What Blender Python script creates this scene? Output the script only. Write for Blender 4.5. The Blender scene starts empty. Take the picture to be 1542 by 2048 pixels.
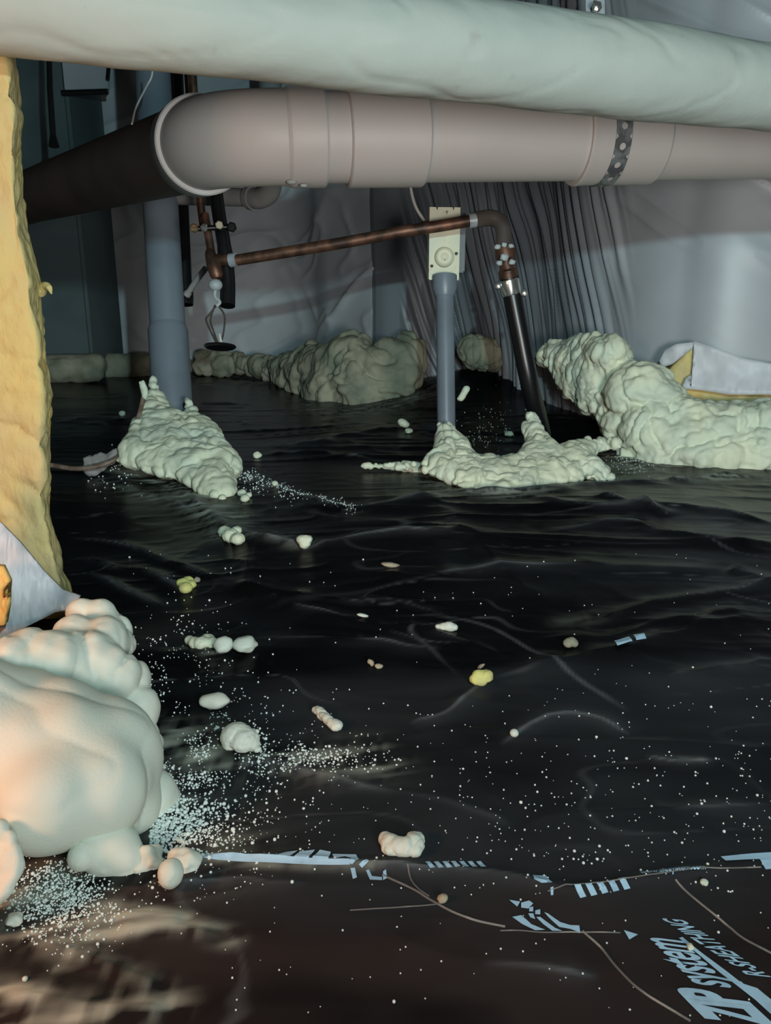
import bpy, bmesh, math, random
import numpy as np
from mathutils import Vector, Matrix
random.seed(7)
SC = bpy.context.scene
COL = SC.collection

# ------------------------------------------------------------------ camera
PITCH = math.radians(15); FPX = 1540.0; CX, CY = 771.0, 1024.0; HC = 0.45
cd = bpy.data.cameras.new('camera'); cam = bpy.data.objects.new('camera', cd); COL.objects.link(cam)
cam.location = (0, 0, HC); cam.rotation_euler = (math.radians(90) - PITCH, 0, 0)
cd.sensor_fit = 'HORIZONTAL'; cd.sensor_width = 36; cd.lens = 36 * FPX / 1542; cd.clip_start = 0.02
SC.camera = cam
# ------------------------------------------------------------------ world and lights
w = bpy.data.worlds.new('world'); SC.world = w; w.use_nodes = True
w.node_tree.nodes['Background'].inputs[0].default_value = (0.75, 0.85, 1.0, 1)
w.node_tree.nodes['Background'].inputs[1].default_value = 0.012
SC.view_settings.view_transform = 'Standard'; SC.view_settings.look = 'None'
SC.view_settings.gamma = 1; SC.view_settings.exposure = 0.0
SC.view_settings.use_curve_mapping = False

def aim(o, target):
    o.rotation_euler = (Vector(target) - o.location).to_track_quat('-Z', 'Y').to_euler()

def soften(ld, s):
    ld.use_nodes = True; nt = ld.node_tree
    em = nt.nodes.get('Emission') or nt.nodes.new('ShaderNodeEmission')
    f = nt.nodes.new('ShaderNodeLightFalloff'); f.inputs['Strength'].default_value = 1; f.inputs['Smooth'].default_value = s
    nt.links.new(f.outputs['Quadratic'], em.inputs['Strength'])

kl = bpy.data.lights.new('flashlight_beam', 'SPOT'); kl.energy = 285; kl.color = (0.62, 0.95, 1.0)
kl.spot_size = math.radians(160); kl.spot_blend = 1.0; kl.shadow_soft_size = 0.012
key = bpy.data.objects.new('flashlight_beam', kl); COL.objects.link(key); key.location = (0.147, 0.0, 0.735)
aim(key, (0.25, 2.5, 0.22)); soften(kl, 16.0)
fl = bpy.data.lights.new('soft_fill', 'AREA'); fl.energy = 84; fl.color = (0.99, 0.97, 0.93); fl.shape = 'DISK'; fl.size = 0.35
fill = bpy.data.objects.new('soft_fill', fl); COL.objects.link(fill); fill.location = (0.38, -0.35, 0.36)
aim(fill, (0.35, 2.0, 0.62)); soften(fl, 14.0)
wl = bpy.data.lights.new('work_light', 'AREA'); wl.energy = 2.6; wl.color = (1.0, 0.46, 0.26); wl.shape = 'DISK'; wl.size = 0.12
work = bpy.data.objects.new('work_light', wl); COL.objects.link(work); work.location = (-0.62, 0.25, 0.34)
aim(work, (-0.33, 0.62, 0.14))
ol_ = bpy.data.lights.new('bulb_light', 'POINT'); ol_.energy = 0.7; ol_.color = (1.0, 0.36, 0.12); ol_.shadow_soft_size = .03
bulb = bpy.data.objects.new('bulb_light', ol_); COL.objects.link(bulb); bulb.location = (-0.62, 0.74, 0.66)

# ------------------------------------------------------------------ projection helpers
FWD = Vector((0, math.cos(PITCH), -math.sin(PITCH))); UP = Vector((0, math.sin(PITCH), math.cos(PITCH)))
CAM = Vector((0, 0, HC))
def ray(px, py):
    return FWD + Vector((1, 0, 0)) * ((px - CX) / FPX) + UP * (-(py - CY) / FPX)
def TOPZ(p, z=2.0): return Vector((p[0], p[1], z))
def C(px, py, d): return CAM + ray(px, py) * d            # at depth d along the view axis
def W(px, py, Y):                                         # at world distance Y
    r = ray(px, py); return CAM + r * (Y / r.y)
def G(px, py):                                            # on the ground
    r = ray(px, py); return CAM + r * (-HC / r.z)
def S(p): return (Vector(p) - CAM).dot(FWD) / FPX         # metres per pixel there
def interp(x, tab): return float(np.interp(x, [t[0] for t in tab], [t[1] for t in tab]))

# ------------------------------------------------------------------ noise
def _h(i, j, k, s):
    n = (i * 73856093) ^ (j * 19349663) ^ (k * 83492791) ^ (s * 2654435)
    n = (n ^ (n >> 13)) * 1274126177 & 0x7fffffff
    n = (n ^ (n >> 16)) * 374761393 & 0x7fffffff
    return (n & 0xffff) / 32767.5 - 1.0
def noise(P, s=0):
    P = np.asarray(P, dtype=np.float64); I = np.floor(P).astype(np.int64); F = P - I
    U = F * F * F * (F * (F * 6 - 15) + 10); r = 0
    for a in (0, 1):
        for b in (0, 1):
            for c in (0, 1):
                wgt = (U[:, 0] if a else 1 - U[:, 0]) * (U[:, 1] if b else 1 - U[:, 1]) * (U[:, 2] if c else 1 - U[:, 2])
                r = r + wgt * _h(I[:, 0] + a, I[:, 1] + b, I[:, 2] + c, s)
    return r
def fbm(P, s=0, n=3):
    r = 0; a = 1; P = np.asarray(P)
    for o in range(n): r = r + a * noise(P * 2 ** o, s + o * 17); a *= .5
    return r
def polydist(X, Y, pts):
    """distance to a polyline and parameter along it, 0..1"""
    best = np.full(X.shape, 1e9); tt = np.zeros(X.shape); n = len(pts) - 1
    for i in range(n):
        ax, ay = pts[i][:2]; bx, by = pts[i + 1][:2]; dx, dy = bx - ax, by - ay; L = dx * dx + dy * dy + 1e-12
        t = np.clip(((X - ax) * dx + (Y - ay) * dy) / L, 0, 1)
        d = np.hypot(X - ax - t * dx, Y - ay - t * dy); m = d < best
        best = np.where(m, d, best); tt = np.where(m, (i + t) / n, tt)
    return best, tt

# ------------------------------------------------------------------ materials
MATS = {}
def mat(name, col, rough=.6, metal=0, col2=None, scale=20, lo=.45, hi=.6, bump=0, bscale=60, spec=.5, attr=None, acol=None, coat=0, sss=0, stretch=None, col3=None, scale3=60, lo3=.62, hi3=.66):
    m = bpy.data.materials.new(name); m.use_nodes = True; nt = m.node_tree; N = nt.nodes; L = nt.links
    b = N['Principled BSDF']; b.inputs['Roughness'].default_value = rough; b.inputs['Metallic'].default_value = metal
    b.inputs['Specular IOR Level'].default_value = spec
    if coat: b.inputs['Coat Weight'].default_value = coat; b.inputs['Coat Roughness'].default_value = .25
    tc = N.new('ShaderNodeTexCoord'); src = tc.outputs['Object']
    if stretch:
        mp = N.new('ShaderNodeMapping'); mp.inputs['Scale'].default_value = stretch; L.new(src, mp.inputs[0]); src = mp.outputs[0]
    cur = None
    def mask(sc, lo, hi, det=5):
        n = N.new('ShaderNodeTexNoise'); n.inputs['Scale'].default_value = sc; n.inputs['Detail'].default_value = det
        L.new(src, n.inputs['Vector']); r = N.new('ShaderNodeMapRange'); r.inputs[1].default_value = lo; r.inputs[2].default_value = hi
        L.new(n.outputs['Fac'], r.inputs[0]); return r.outputs[0]
    def mix(fac, a, bcol):
        x = N.new('ShaderNodeMix'); x.data_type = 'RGBA'; L.new(fac, x.inputs[0])
        if isinstance(a, tuple): x.inputs[6].default_value = (*a, 1)
        else: L.new(a, x.inputs[6])
        x.inputs[7].default_value = (*bcol, 1); return x.outputs[2]
    cur = tuple(col)
    if col2: cur = mix(mask(scale, lo, hi), cur, col2)
    if col3: cur = mix(mask(scale3, lo3, hi3, 8), cur, col3)
    if attr:
        for an, ac in (attr if isinstance(attr, list) else [(attr, acol)]):
            a = N.new('ShaderNodeAttribute'); a.attribute_name = an; cur = mix(a.outputs['Fac'], cur, ac)
            if an == 'dust':
                rr = N.new('ShaderNodeMapRange'); rr.inputs[3].default_value = rough; rr.inputs[4].default_value = .75
                L.new(a.outputs['Fac'], rr.inputs[0]); L.new(rr.outputs[0], b.inputs['Roughness'])
    if isinstance(cur, tuple): b.inputs['Base Color'].default_value = (*cur, 1)
    else: L.new(cur, b.inputs['Base Color'])
    if bump:
        n = N.new('ShaderNodeTexNoise'); n.inputs['Scale'].default_value = bscale; n.inputs['Detail'].default_value = 5
        L.new(src, n.inputs['Vector']); bp = N.new('ShaderNodeBump'); bp.inputs['Strength'].default_value = bump
        bp.inputs['Distance'].default_value = .004; L.new(n.outputs['Fac'], bp.inputs['Height']); L.new(bp.outputs[0], b.inputs['Normal'])
    MATS[name] = m; return m
M_foam = mat('spray_foam', (.73, .76, .57), .62, col2=(.63, .70, .56), scale=9, lo=.4, hi=.62, bump=.25, bscale=220, spec=.3)
M_mist = mat('dried_foam_droplets', (.80, .88, .84), .6, spec=.3)
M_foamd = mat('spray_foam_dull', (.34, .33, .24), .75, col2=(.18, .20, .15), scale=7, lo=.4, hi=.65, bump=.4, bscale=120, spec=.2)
M_foamw = mat('spray_foam_pale', (.72, .74, .64), .55, col2=(.64, .70, .61), scale=6, lo=.4, hi=.62, bump=.12, bscale=350, spec=.35)
M_batt = mat('yellow_fiberglass', (.66, .55, .23), .95, col2=(.60, .50, .25), scale=14, lo=.4, hi=.62, bump=.8, bscale=90, spec=.1, stretch=(1, 1, .6), col3=(.86, .50, .13), scale3=5, lo3=.5, hi3=.62)
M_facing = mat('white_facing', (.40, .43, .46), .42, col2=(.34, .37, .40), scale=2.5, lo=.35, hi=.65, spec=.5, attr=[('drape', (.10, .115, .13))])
M_facing_f = mat('white_facing_far_lit', (.56, .59, .62), .42, col2=(.48, .51, .54), scale=2.5, lo=.35, hi=.65, spec=.5)  # same facing made paler where too little light reaches the far wall
M_facing_l = mat('white_facing_curled', (.62, .64, .68), .5, col2=(.54, .55, .58), scale=5, lo=.35, hi=.65, spec=.4, bump=.1, bscale=60)
M_pier = mat('grey_facing', (.08, .115, .12), .5, col2=(.06, .09, .095), scale=2, spec=.4)
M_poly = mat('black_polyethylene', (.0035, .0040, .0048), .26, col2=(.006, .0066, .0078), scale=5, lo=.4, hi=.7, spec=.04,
             attr=[('near', (.034, .027, .026)), ('film', (.034, .038, .042)), ('fold_glint', (.15, .16, .17)), ('dust', (.42, .45, .38))], bump=.10, bscale=30)
M_pvc = mat('white_pvc', (.63, .63, .615), .5, col2=(.59, .585, .57), scale=5, lo=.35, hi=.7, spec=.45, bump=.03, bscale=100)
M_brown = mat('dark_brown_pipe', (.085, .070, .060), .6, col2=(.065, .055, .05), scale=5, spec=.3)  # plain dark brown for the branch pipe and the copper line's elbow
M_jacket = mat('painted_canvas', (.50, .56, .51), .6, col2=(.45, .52, .48), scale=7, lo=.35, hi=.65, bump=.18, bscale=60, spec=.3, col3=(.40, .42, .38), scale3=22, lo3=.66, hi3=.76)
M_grey = mat('grey_pvc', (.165, .20, .235), .4, col2=(.14, .17, .20), scale=6, spec=.5)
M_grey2 = mat('dusty_grey_pvc', (.27, .26, .25), .7, col2=(.2, .2, .19), scale=8, spec=.3)
M_copper = mat('tarnished_copper', (.20, .095, .06), .5, .6, col2=(.06, .035, .025), scale=22, lo=.38, hi=.6, spec=.5)
M_brass = mat('dull_brass', (.55, .38, .22), .3, .8, col2=(.3, .2, .12), scale=40)
M_black = mat('black_rubber', (.008, .008, .009), .33, spec=.5)
M_steel = mat('galvanised_steel', (.42, .47, .50), .45, .2, col2=(.28, .32, .34), scale=40, lo=.4, hi=.6)
M_tail = mat('lit_galvanised_steel', (.66, .74, .78), .5, col2=(.5, .58, .62), scale=30, lo=.4, hi=.65)  # strap tail coloured brighter, as if the beam lit it
M_strap = mat('dark_galvanised_strap', (.13, .15, .16), .45, .3, col2=(.27, .32, .34), scale=45, lo=.45, hi=.6)
M_chrome = mat('bright_steel', (.75, .75, .72), .2, .9)
M_cream = mat('cream_plastic', (.66, .64, .46), .5, col2=(.58, .60, .46), scale=20, lo=.4, hi=.6, col3=(.14, .12, .08), scale3=60, lo3=.66, hi3=.7)
M_greybox = mat('grey_box_side', (.12, .14, .15), .5)
M_print = mat('pale_blue_ink', (.46, .70, .88), .55, col2=(.34, .54, .70), scale=60, lo=.5, hi=.7)
M_crease = mat('lit_crease', (.15, .14, .13), .55, col2=(.34, .32, .29), scale=40, lo=.5, hi=.65)  # pale grey stands for light caught along the sheet creases
M_wire = mat('pale_wire', (.62, .60, .56), .4)
M_twig = mat('brown_cable', (.13, .085, .06), .55, col2=(.22, .17, .13), scale=30)
M_wood = mat('dark_timber', (.05, .04, .033), .8, col2=(.075, .06, .045), scale=8, stretch=(1, 8, 8), bump=.3)
M_yel = mat('yellow_foam_scrap', (.66, .66, .22), .7, col2=(.55, .52, .22), scale=30)
M_tan = mat('tan_scrap', (.42, .36, .26), .8, col2=(.30, .26, .2), scale=40)
M_plug = mat('white_plastic_cap', (.38, .42, .42), .5)

# ------------------------------------------------------------------ mesh helpers
def link(name, me, m=None, parent=None, smooth=True):
    o = bpy.data.objects.new(name, me); COL.objects.link(o)
    if m: me.materials.append(m)
    if smooth and len(me.polygons): me.polygons.foreach_set('use_smooth', [True] * len(me.polygons))
    if parent is not None:
        o.parent = parent; o.matrix_parent_inverse = Matrix.Translation(-parent.location)
    return o
def mesh(name, V, F):
    me = bpy.data.meshes.new(name); me.from_pydata([tuple(v) for v in V], [], [tuple(f) for f in F]); me.validate(); me.update(); return me
def tag(o, label, cat, group=None, kind=None):
    if label: o['label'] = label
    if cat: o['category'] = cat
    if group: o['group'] = group
    if kind: o['kind'] = kind
    return o
def thing(name, loc, label, cat, group=None):
    o = bpy.data.objects.new(name, None); COL.objects.link(o); o.location = loc; o.empty_display_size = .05
    return tag(o, label, cat, group)
def sharp(o, ang=35):
    me = o.data; bm = bmesh.new(); bm.from_mesh(me)
    for e in bm.edges:
        e.smooth = not (len(e.link_faces) == 2 and e.calc_face_angle(0) > math.radians(ang))
    bm.to_mesh(me); bm.free(); return o
def spline(pts, n):
    """Catmull-Rom through points; each point is a tuple of any length"""
    P = [np.array(p, float) for p in pts]; P = [2 * P[0] - P[1]] + P + [2 * P[-1] - P[-2]]; out = []
    segs = len(P) - 3
    for k in range(n + 1):
        u = k / n * segs; i = min(int(u), segs - 1); t = u - i; a, b, c, d = P[i:i + 4]
        out.append(.5 * ((2 * b) + (c - a) * t + (2 * a - 5 * b + 4 * c - d) * t * t + (3 * b - 3 * c + d - a) * t ** 3))
    return out
def tube_data(path, rad, seg=24, cap=True, flat=1.0):
    P = [Vector(p[:3]) for p in path]; n = len(P)
    R = rad if hasattr(rad, '__len__') else [rad] * n
    V, F = [], []; t0 = (P[1] - P[0]).normalized(); a = t0.orthogonal().normalized()
    for i in range(n):
        t = (P[min(i + 1, n - 1)] - P[max(i - 1, 0)])
        t = t.normalized() if t.length > 1e-9 else t0
        a = (a - t * a.dot(t)).normalized(); b = t.cross(a)
        for k in range(seg):
            th = 2 * math.pi * k / seg; V.append(P[i] + (a * math.cos(th) + b * math.sin(th) * flat) * R[i])
    for i in range(n - 1):
        for k in range(seg):
            k2 = (k + 1) % seg; F.append((i * seg + k, i * seg + k2, (i + 1) * seg + k2, (i + 1) * seg + k))
    if cap: F.append(tuple(range(seg))[::-1]); F.append(tuple((n - 1) * seg + k for k in range(seg)))
    return V, F
def tube(name, path, rad, m, parent=None, seg=24, sh=True, **k):
    V, F = tube_data(path, rad, seg, **k); o = link(name, mesh(name, V, F), m, parent)
    return sharp(o) if sh else o
def lathe(name, p0, p1, prof, m, parent=None, seg=40, ang=30):
    """prof: (t along p0->p1 in metres, radius)"""
    p0 = Vector(p0); d = (Vector(p1) - p0).normalized()
    # duplicate nothing, sharp edges come from the angle
    a = d.orthogonal().normalized(); b = d.cross(a); V, F = [], []
    for t, r in prof:
        for k in range(seg):
            th = 2 * math.pi * k / seg; V.append(p0 + d * t + (a * math.cos(th) + b * math.sin(th)) * max(r, 1e-4))
    n = len(prof)
    for i in range(n - 1):
        for k in range(seg):
            k2 = (k + 1) % seg; F.append((i * seg + k, i * seg + k2, (i + 1) * seg + k2, (i + 1) * seg + k))
    F.append(tuple(range(seg))[::-1]); F.append(tuple((n - 1) * seg + k for k in range(seg)))
    return sharp(link(name, mesh(name, V, F), m, parent), ang)
def box(name, c, sx, sy, sz, m, parent=None, rot=None, bev=.002):
    bm = bmesh.new(); bmesh.ops.create_cube(bm, size=1)
    for v in bm.verts: v.co = Vector((v.co.x * sx, v.co.y * sy, v.co.z * sz))
    if bev: bmesh.ops.bevel(bm, geom=bm.edges[:], offset=bev, segments=2, affect='EDGES')
    if rot is not None: bmesh.ops.rotate(bm, verts=bm.verts, matrix=rot)
    bmesh.ops.translate(bm, verts=bm.verts, vec=Vector(c))
    me = bpy.data.meshes.new(name); bm.to_mesh(me); bm.free(); return sharp(link(name, me, m, parent), 40)

ICO = {}
def ico(sub):
    if sub not in ICO:
        bm = bmesh.new(); bmesh.ops.create_icosphere(bm, subdivisions=sub, radius=1)
        ICO[sub] = (np.array([v.co for v in bm.verts]), [tuple(v.index for v in f.verts) for f in bm.faces]); bm.free()
    return ICO[sub]
def np_mesh(name, V, F):
    me = bpy.data.meshes.new(name); F = np.asarray(F); nv, nf = len(V), len(F); k = F.shape[1]
    me.vertices.add(nv); me.vertices.foreach_set('co', np.asarray(V, dtype=np.float32).ravel())
    me.loops.add(nf * k); me.loops.foreach_set('vertex_index', F.astype(np.int32).ravel())
    me.polygons.add(nf); me.polygons.foreach_set('loop_start', np.arange(0, nf * k, k, dtype=np.int32))
    me.update(); me.validate(); return me
def remesh(V, F, vox, smooth=3):
    me = bpy.data.meshes.new('tmp'); me.from_pydata(V.tolist() if hasattr(V, 'tolist') else V, [], F); me.update()
    o = bpy.data.objects.new('tmp', me); COL.objects.link(o)
    md = o.modifiers.new('r', 'REMESH'); md.mode = 'VOXEL'; md.voxel_size = vox
    dg = bpy.context.evaluated_depsgraph_get(); dg.update(); e = o.evaluated_get(dg); m2 = bpy.data.meshes.new_from_object(e)
    n = len(m2.vertices); co = np.empty(n * 3); m2.vertices.foreach_get('co', co); co = co.reshape(-1, 3)
    ne = len(m2.edges); E = np.empty(ne * 2, dtype=np.int64); m2.edges.foreach_get('vertices', E); E = E.reshape(-1, 2)
    deg = np.bincount(E.ravel(), minlength=n).astype(float)[:, None]; deg[deg == 0] = 1
    for _ in range(smooth):
        acc = np.zeros_like(co)
        for c in range(3):
            acc[:, c] = np.bincount(E[:, 0], co[E[:, 1], c], n) + np.bincount(E[:, 1], co[E[:, 0], c], n)
        co = co * .35 + acc / deg * .65
    m2.vertices.foreach_set('co', co.ravel()); m2.update()
    bpy.data.objects.remove(o); bpy.data.meshes.remove(me); return m2, co
def normals(me):
    n = np.empty(len(me.vertices) * 3); me.vertices.foreach_get('normal', n); return n.reshape(-1, 3)
def foam(name, blobs, vox, amp, freq, m, parent=None, smooth=3, seed=1, warp=.6, fine=.15, crease=1.0, aniso=(1, 1, 1), prisms=()):
    """blobs: (centre, (rx,ry,rz)); merged into one skin and swollen into billows with creases between them"""
    Vs, Fs, off = [], [], 0; iv, ifc = ico(2)
    for c, r in blobs:
        Vs.append(iv * np.array(r) + np.array(c)); Fs += [tuple(i + off for i in f) for f in ifc]; off += len(iv)
    for pv, pf in prisms:
        Vs.append(np.array(pv)); Fs += [tuple(i + off for i in f) for f in pf]; off += len(pv)
    me, co = remesh(np.vstack(Vs), Fs, vox, smooth); nr = normals(me)
    Q = co * np.array(aniso); Wp = np.stack([noise(Q * freq * .6, seed + 31), noise(Q * freq * .6, seed + 32), noise(Q * freq * .6, seed + 33)], 1) * warp
    n1 = np.abs(noise(Q * freq + Wp, seed)); n2 = np.abs(noise(Q * freq * 2.1 + Wp * 1.5, seed + 5))
    d = amp * (crease * (np.sqrt(n1 + .01) * 1.5 + .5 * np.sqrt(n2 + .01) - 1.0)) + amp * fine * noise(co * freq * 5, seed + 9)
    co = co + nr * d[:, None]; me.vertices.foreach_set('co', co.ravel()); me.update()
    return link(name, me, m, parent)
def inside(x, y, poly):
    c = False; j = len(poly) - 1
    for i in range(len(poly)):
        if (poly[i][1] > y) != (poly[j][1] > y) and x < (poly[j][0] - poly[i][0]) * (y - poly[i][1]) / (poly[j][1] - poly[i][1]) + poly[i][0]: c = not c
        j = i
    return c
def fillpoly(poly, Yf, n, rmin, rmax, seed=0, back=.0, deep=1.0, grow=1.0):
    """blobs that fill an outline; Yf gives the world distance of the mass at a point"""
    rnd = random.Random(seed); xs = [p[0] for p in poly]; ys = [p[1] for p in poly]; out = []; k = 0; cl = list(poly) + [poly[0]]
    while len(out) < n and k < n * 40:
        k += 1; x = rnd.uniform(min(xs), max(xs)); y = rnd.uniform(min(ys), max(ys))
        if not inside(x, y, poly): continue
        d = float(polydist(np.array([x]), np.array([y]), cl)[0][0])
        r = min(d, rmax) * grow
        if r < rmin: continue
        p = W(x, y, Yf(x, y)); s = S(p); rr = r * s
        p.y += rnd.uniform(-.3, .5) * rr + back
        out.append((p, (rr, rr * deep, rr)))
    return out

# ------------------------------------------------------------------ floor: black polyethylene sheet
RIDGES = [  # pixel polyline, width m, height m
 ([(350,1500),(480,1525),(620,1558),(800,1605),(960,1640),(1030,1662)], .030, .016),
 ([(1030,1662),(1150,1640),(1300,1632),(1542,1618)], .014, .006),
 ([(280,1778),(400,1728),(560,1722),(760,1738),(940,1748),(1060,1768),(1150,1786),(1280,1766),(1420,1750),(1560,1730)], .006, .007),
 ([(980,1365),(1180,1330),(1290,1300),(1400,1275),(1560,1250)], .035, .022),
 ([(820,1455),(900,1430),(980,1365)], .02, .010),
 ([(500,1287),(640,1290),(760,1296),(850,1312),(960,1328)], .020, .014),
 ([(440,1165),(560,1215),(700,1250),(860,1280),(1020,1330)], .018, .012),
 ([(500,1190),(640,1215),(800,1225),(900,1245)], .014, .009),
 ([(560,1240),(720,1262),(860,1300),(1000,1322)], .012, .008),
 ([(740,1165),(850,1175),(980,1160),(1200,1156),(1450,1160)], .03, .020),
 ([(1450,1158),(1560,1190)], .02, .014),
 ([(1180,1262),(1300,1225),(1430,1205),(1560,1180)], .014, .010),
 ([(1060,1290),(1200,1292),(1340,1262),(1560,1240)], .012, .010),
 ([(1080,1090),(1240,1072),(1330,1090),(1480,1110),(1560,1112)], .03, .020),
 ([(700,1035),(820,1015),(900,1000),(1050,1005),(1200,990),(1300,985),(1440,962),(1560,958)], .035, .030),
 ([(1050,1020),(1200,1045),(1380,1042),(1560,1070)], .03, .024),
 ([(1180,1010),(1280,1040),(1340,1060)], .02, .02),
 ([(330,955),(420,1030),(470,1075),(560,1100),(600,1110)], .03, .026),
 ([(488,950),(560,985),(640,1020),(700,1035)], .02, .020),
 ([(230,950),(280,985),(340,1000),(400,1040)], .02, .014),
 ([(140,1110),(220,1130),(300,1150),(380,1200)], .012, .012),
 ([(180,1140),(260,1190),(330,1230)], .010, .010),
 ([(140,1070),(250,1085),(340,1130),(430,1165)], .012, .012),
 ([(600,1120),(700,1100),(820,1090),(960,1100)], .03, .018),
 ([(380,775),(470,768),(560,778)], .10, .035),
 ([(395,812),(440,812),(500,815)], .06, .025),
 ([(560,900),(700,880),(850,850)], .06, .03),
 ([(520,912),(640,908),(760,925)], .03, .02),
 ([(110,850),(200,842),(260,850)], .05, .02),
 ([(1000,1500),(1100,1440),(1180,1440),(1260,1480)], .02, .006),
 ([(1290,1520),(1360,1535),(1430,1530)], .006, .006),
 ([(1330,1368),(1440,1355),(1560,1340)], .012, .007),
 ([(230,1860),(330,1862),(440,1878)], .008, .007), ([(60,1888),(160,1920),(260,1960),(320,1980)], .008, .008),
 ([(0,1985),(120,2010),(240,2030),(340,2030)], .010, .008), ([(230,1838),(300,1838),(370,1846)], .006, .005),
 ([(760,1868),(900,1925),(1060,1945),(1200,1960)], .02, .006), ([(340,1770),(480,1765),(620,1775)], .006, .004),
]
def wob(p, k):     # a fold line, smoothed and slightly irregular
    q = spline(p, len(p) * 5); n_ = noise(np.array([[v[0] / 45., v[1] / 30., k] for v in q]), 77)
    return [(G(v[0], v[1] + 3.5 * float(d)).x, G(v[0], v[1] + 3.5 * float(d)).y) for v, d in zip(q, n_)]
RG = [(wob(p, i * 3.7), wd, h) for i, (p, wd, h) in enumerate(RIDGES)]
HILLS = [(G(985, 800), .34, .17), (G(1120, 850), .2, .04), (G(350, 930), .20, .010), (G(650, 1080), .30, .02), (G(300, 1090), .22, -.02), (G(1300, 1100), .5, .02), (G(900, 1230), .25, -.012)]
def Hf(X, Y):
    X = np.asarray(X, float); Y = np.asarray(Y, float); Z = np.zeros(X.shape)
    O = np.zeros(X.shape)
    wx = noise(np.stack([X * 1.6, Y * 1.6, O], 1), 3) * .22; wy = noise(np.stack([X * 1.6, Y * 1.6, O + 5], 1), 4) * .12
    far = np.clip((Y - .55) / 1.2, 0, 1)
    Z += .012 * far * noise(np.stack([X * 1.8, Y * 1.8, O], 1), 11)
    q = np.stack([(X + wx) * 2.2 + Y * .5, (Y + wy) * 6.5, O], 1)
    r1 = 1 - np.abs(noise(q, 21)); r2 = 1 - np.abs(noise(q * np.array([1.7, 2.1, 1]), 22)); r3 = 1 - np.abs(noise(q * np.array([3.1, 4.3, 1]) + 9, 23))
    msk = np.clip(.5 + 1.3 * noise(np.stack([X * 1.3, Y * 2.0, O + 2], 1), 24), 0, 1)
    a = .002 + .006 * far
    Z += a * (r1 ** 5 + .5 * r2 ** 6) * msk + (.0006 + .0004 * far) * r3 ** 5
    Z += .0006 * fbm(np.stack([X * 30, Y * 30, O], 1), 41, 2) * (.3 + .7 * msk) * .5
    for p, wd, h in RG:
        xs = [a[0] for a in p]; ys = [a[1] for a in p]; R = wd * 6
        m = (X > min(xs) - R) & (X < max(xs) + R) & (Y > min(ys) - R) & (Y < max(ys) + R)
        if not m.any(): continue
        d, t = polydist(X[m], Y[m], p); e = np.clip(np.minimum(t, 1 - t) * 7, 0, 1)
        Z[m] += (h * .62 if h > .012 else h * .8) * e * np.exp(-(d / wd) ** 1.05) * (.8 + .3 * noise(np.stack([X[m] * 20, Y[m] * 20, O[m]], 1), 51))
    for c, s, h in HILLS: Z += h * np.exp(-((X - c.x) ** 2 + (Y - c.y) ** 2) / (2 * s * s))
    return Z
def H(x, y): return float(Hf([x], [y])[0])
def GH(px, py):
    p = G(px, py)
    for _ in range(3):                      # settle onto the uneven sheet
        h = H(p.x, p.y); r = ray(px, py); p = CAM + r * ((h - HC) / r.z)
    return p
ys = np.concatenate([np.linspace(-2.2, .25, 24)[:-1], .25 + (np.exp(np.linspace(0, 1, 640) * math.log(16)) - 1) / 15 * 5.9])
xs = .35 * np.sinh(np.linspace(-math.asinh(3.6 / .35), math.asinh(3.6 / .35), 700))
XX, YY = np.meshgrid(xs, ys); X = XX.ravel(); Y = YY.ravel(); Z = Hf(X, Y)
nx, ny = len(xs), len(ys); I = np.arange(nx * ny).reshape(ny, nx)
FQ = np.stack([I[:-1, :-1], I[:-1, 1:], I[1:, 1:], I[1:, :-1]], -1).reshape(-1, 4)
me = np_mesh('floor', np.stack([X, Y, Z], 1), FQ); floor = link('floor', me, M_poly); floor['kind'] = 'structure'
floor['label'] = 'black plastic ground sheet with folds, printed marks and white overspray'
def gpts(pts): return [(G(x, y).x, G(x, y).y) for x, y in pts]
DUST = [  # overspray on the sheet: polyline, width m, strength
 (gpts([(330,1480),(430,1545),(560,1545),(740,1528)]), .030, .55), (gpts([(380,1500),(520,1535),(640,1525)]), .02, .4),
 (gpts([(300,1500),(350,1640),(400,1690)]), .05, .22), (gpts([(0,1820),(80,1800),(180,1830)]), .035, .5),
 (gpts([(230,1838),(300,1832),(370,1842)]), .006, .8), (gpts([(180,1875),(300,1860),(380,1862),(460,1880)]), .008, .8),
 (gpts([(60,1880),(160,1915),(260,1955),(320,1985)]), .010, .8), (gpts([(120,1940),(200,1950),(240,1970)]), .005, .5),
 (gpts([(-20,1985),(80,2005),(200,2020),(340,2018)]), .012, .9), (gpts([(-20,2040),(100,2050),(300,2040)]), .012, .8),
 (gpts([(250,935),(330,965),(400,1000),(450,1040)]), .05, .8), (gpts([(330,960),(420,1030),(470,1075)]), .04, .7),
 (gpts([(480,950),(560,985),(700,1035)]), .03, .25), (gpts([(200,960),(260,985),(350,1010)]), .03, .35),
 (gpts([(500,1085),(560,1092),(600,1105)]), .03, .25), (gpts([(860,960),(960,1000),(1010,1008),(1100,985)]), .06, .8),
 (gpts([(1230,905),(1280,950),(1330,970),(1450,958),(1600,952)]), .06, .8), (gpts([(380,760),(480,752),(560,770)]), .10, .25),
 (gpts([(110,765),(300,755)]), .15, .15), (gpts([(480,1060),(500,1080)]), .02, .4),
 (gpts([(1200,1245),(1130,1260)]), .02, .1), (gpts([(1340,1525),(1400,1530)]), .004, .4), (gpts([(420,1305),(425,1345)]), .012, .22),
 (gpts([(560,800),(700,825),(800,815)]), .15, .5), (gpts([(390,1725),(560,1735),(760,1742)]), .005, .4)]
dust = np.zeros(X.shape)
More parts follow.
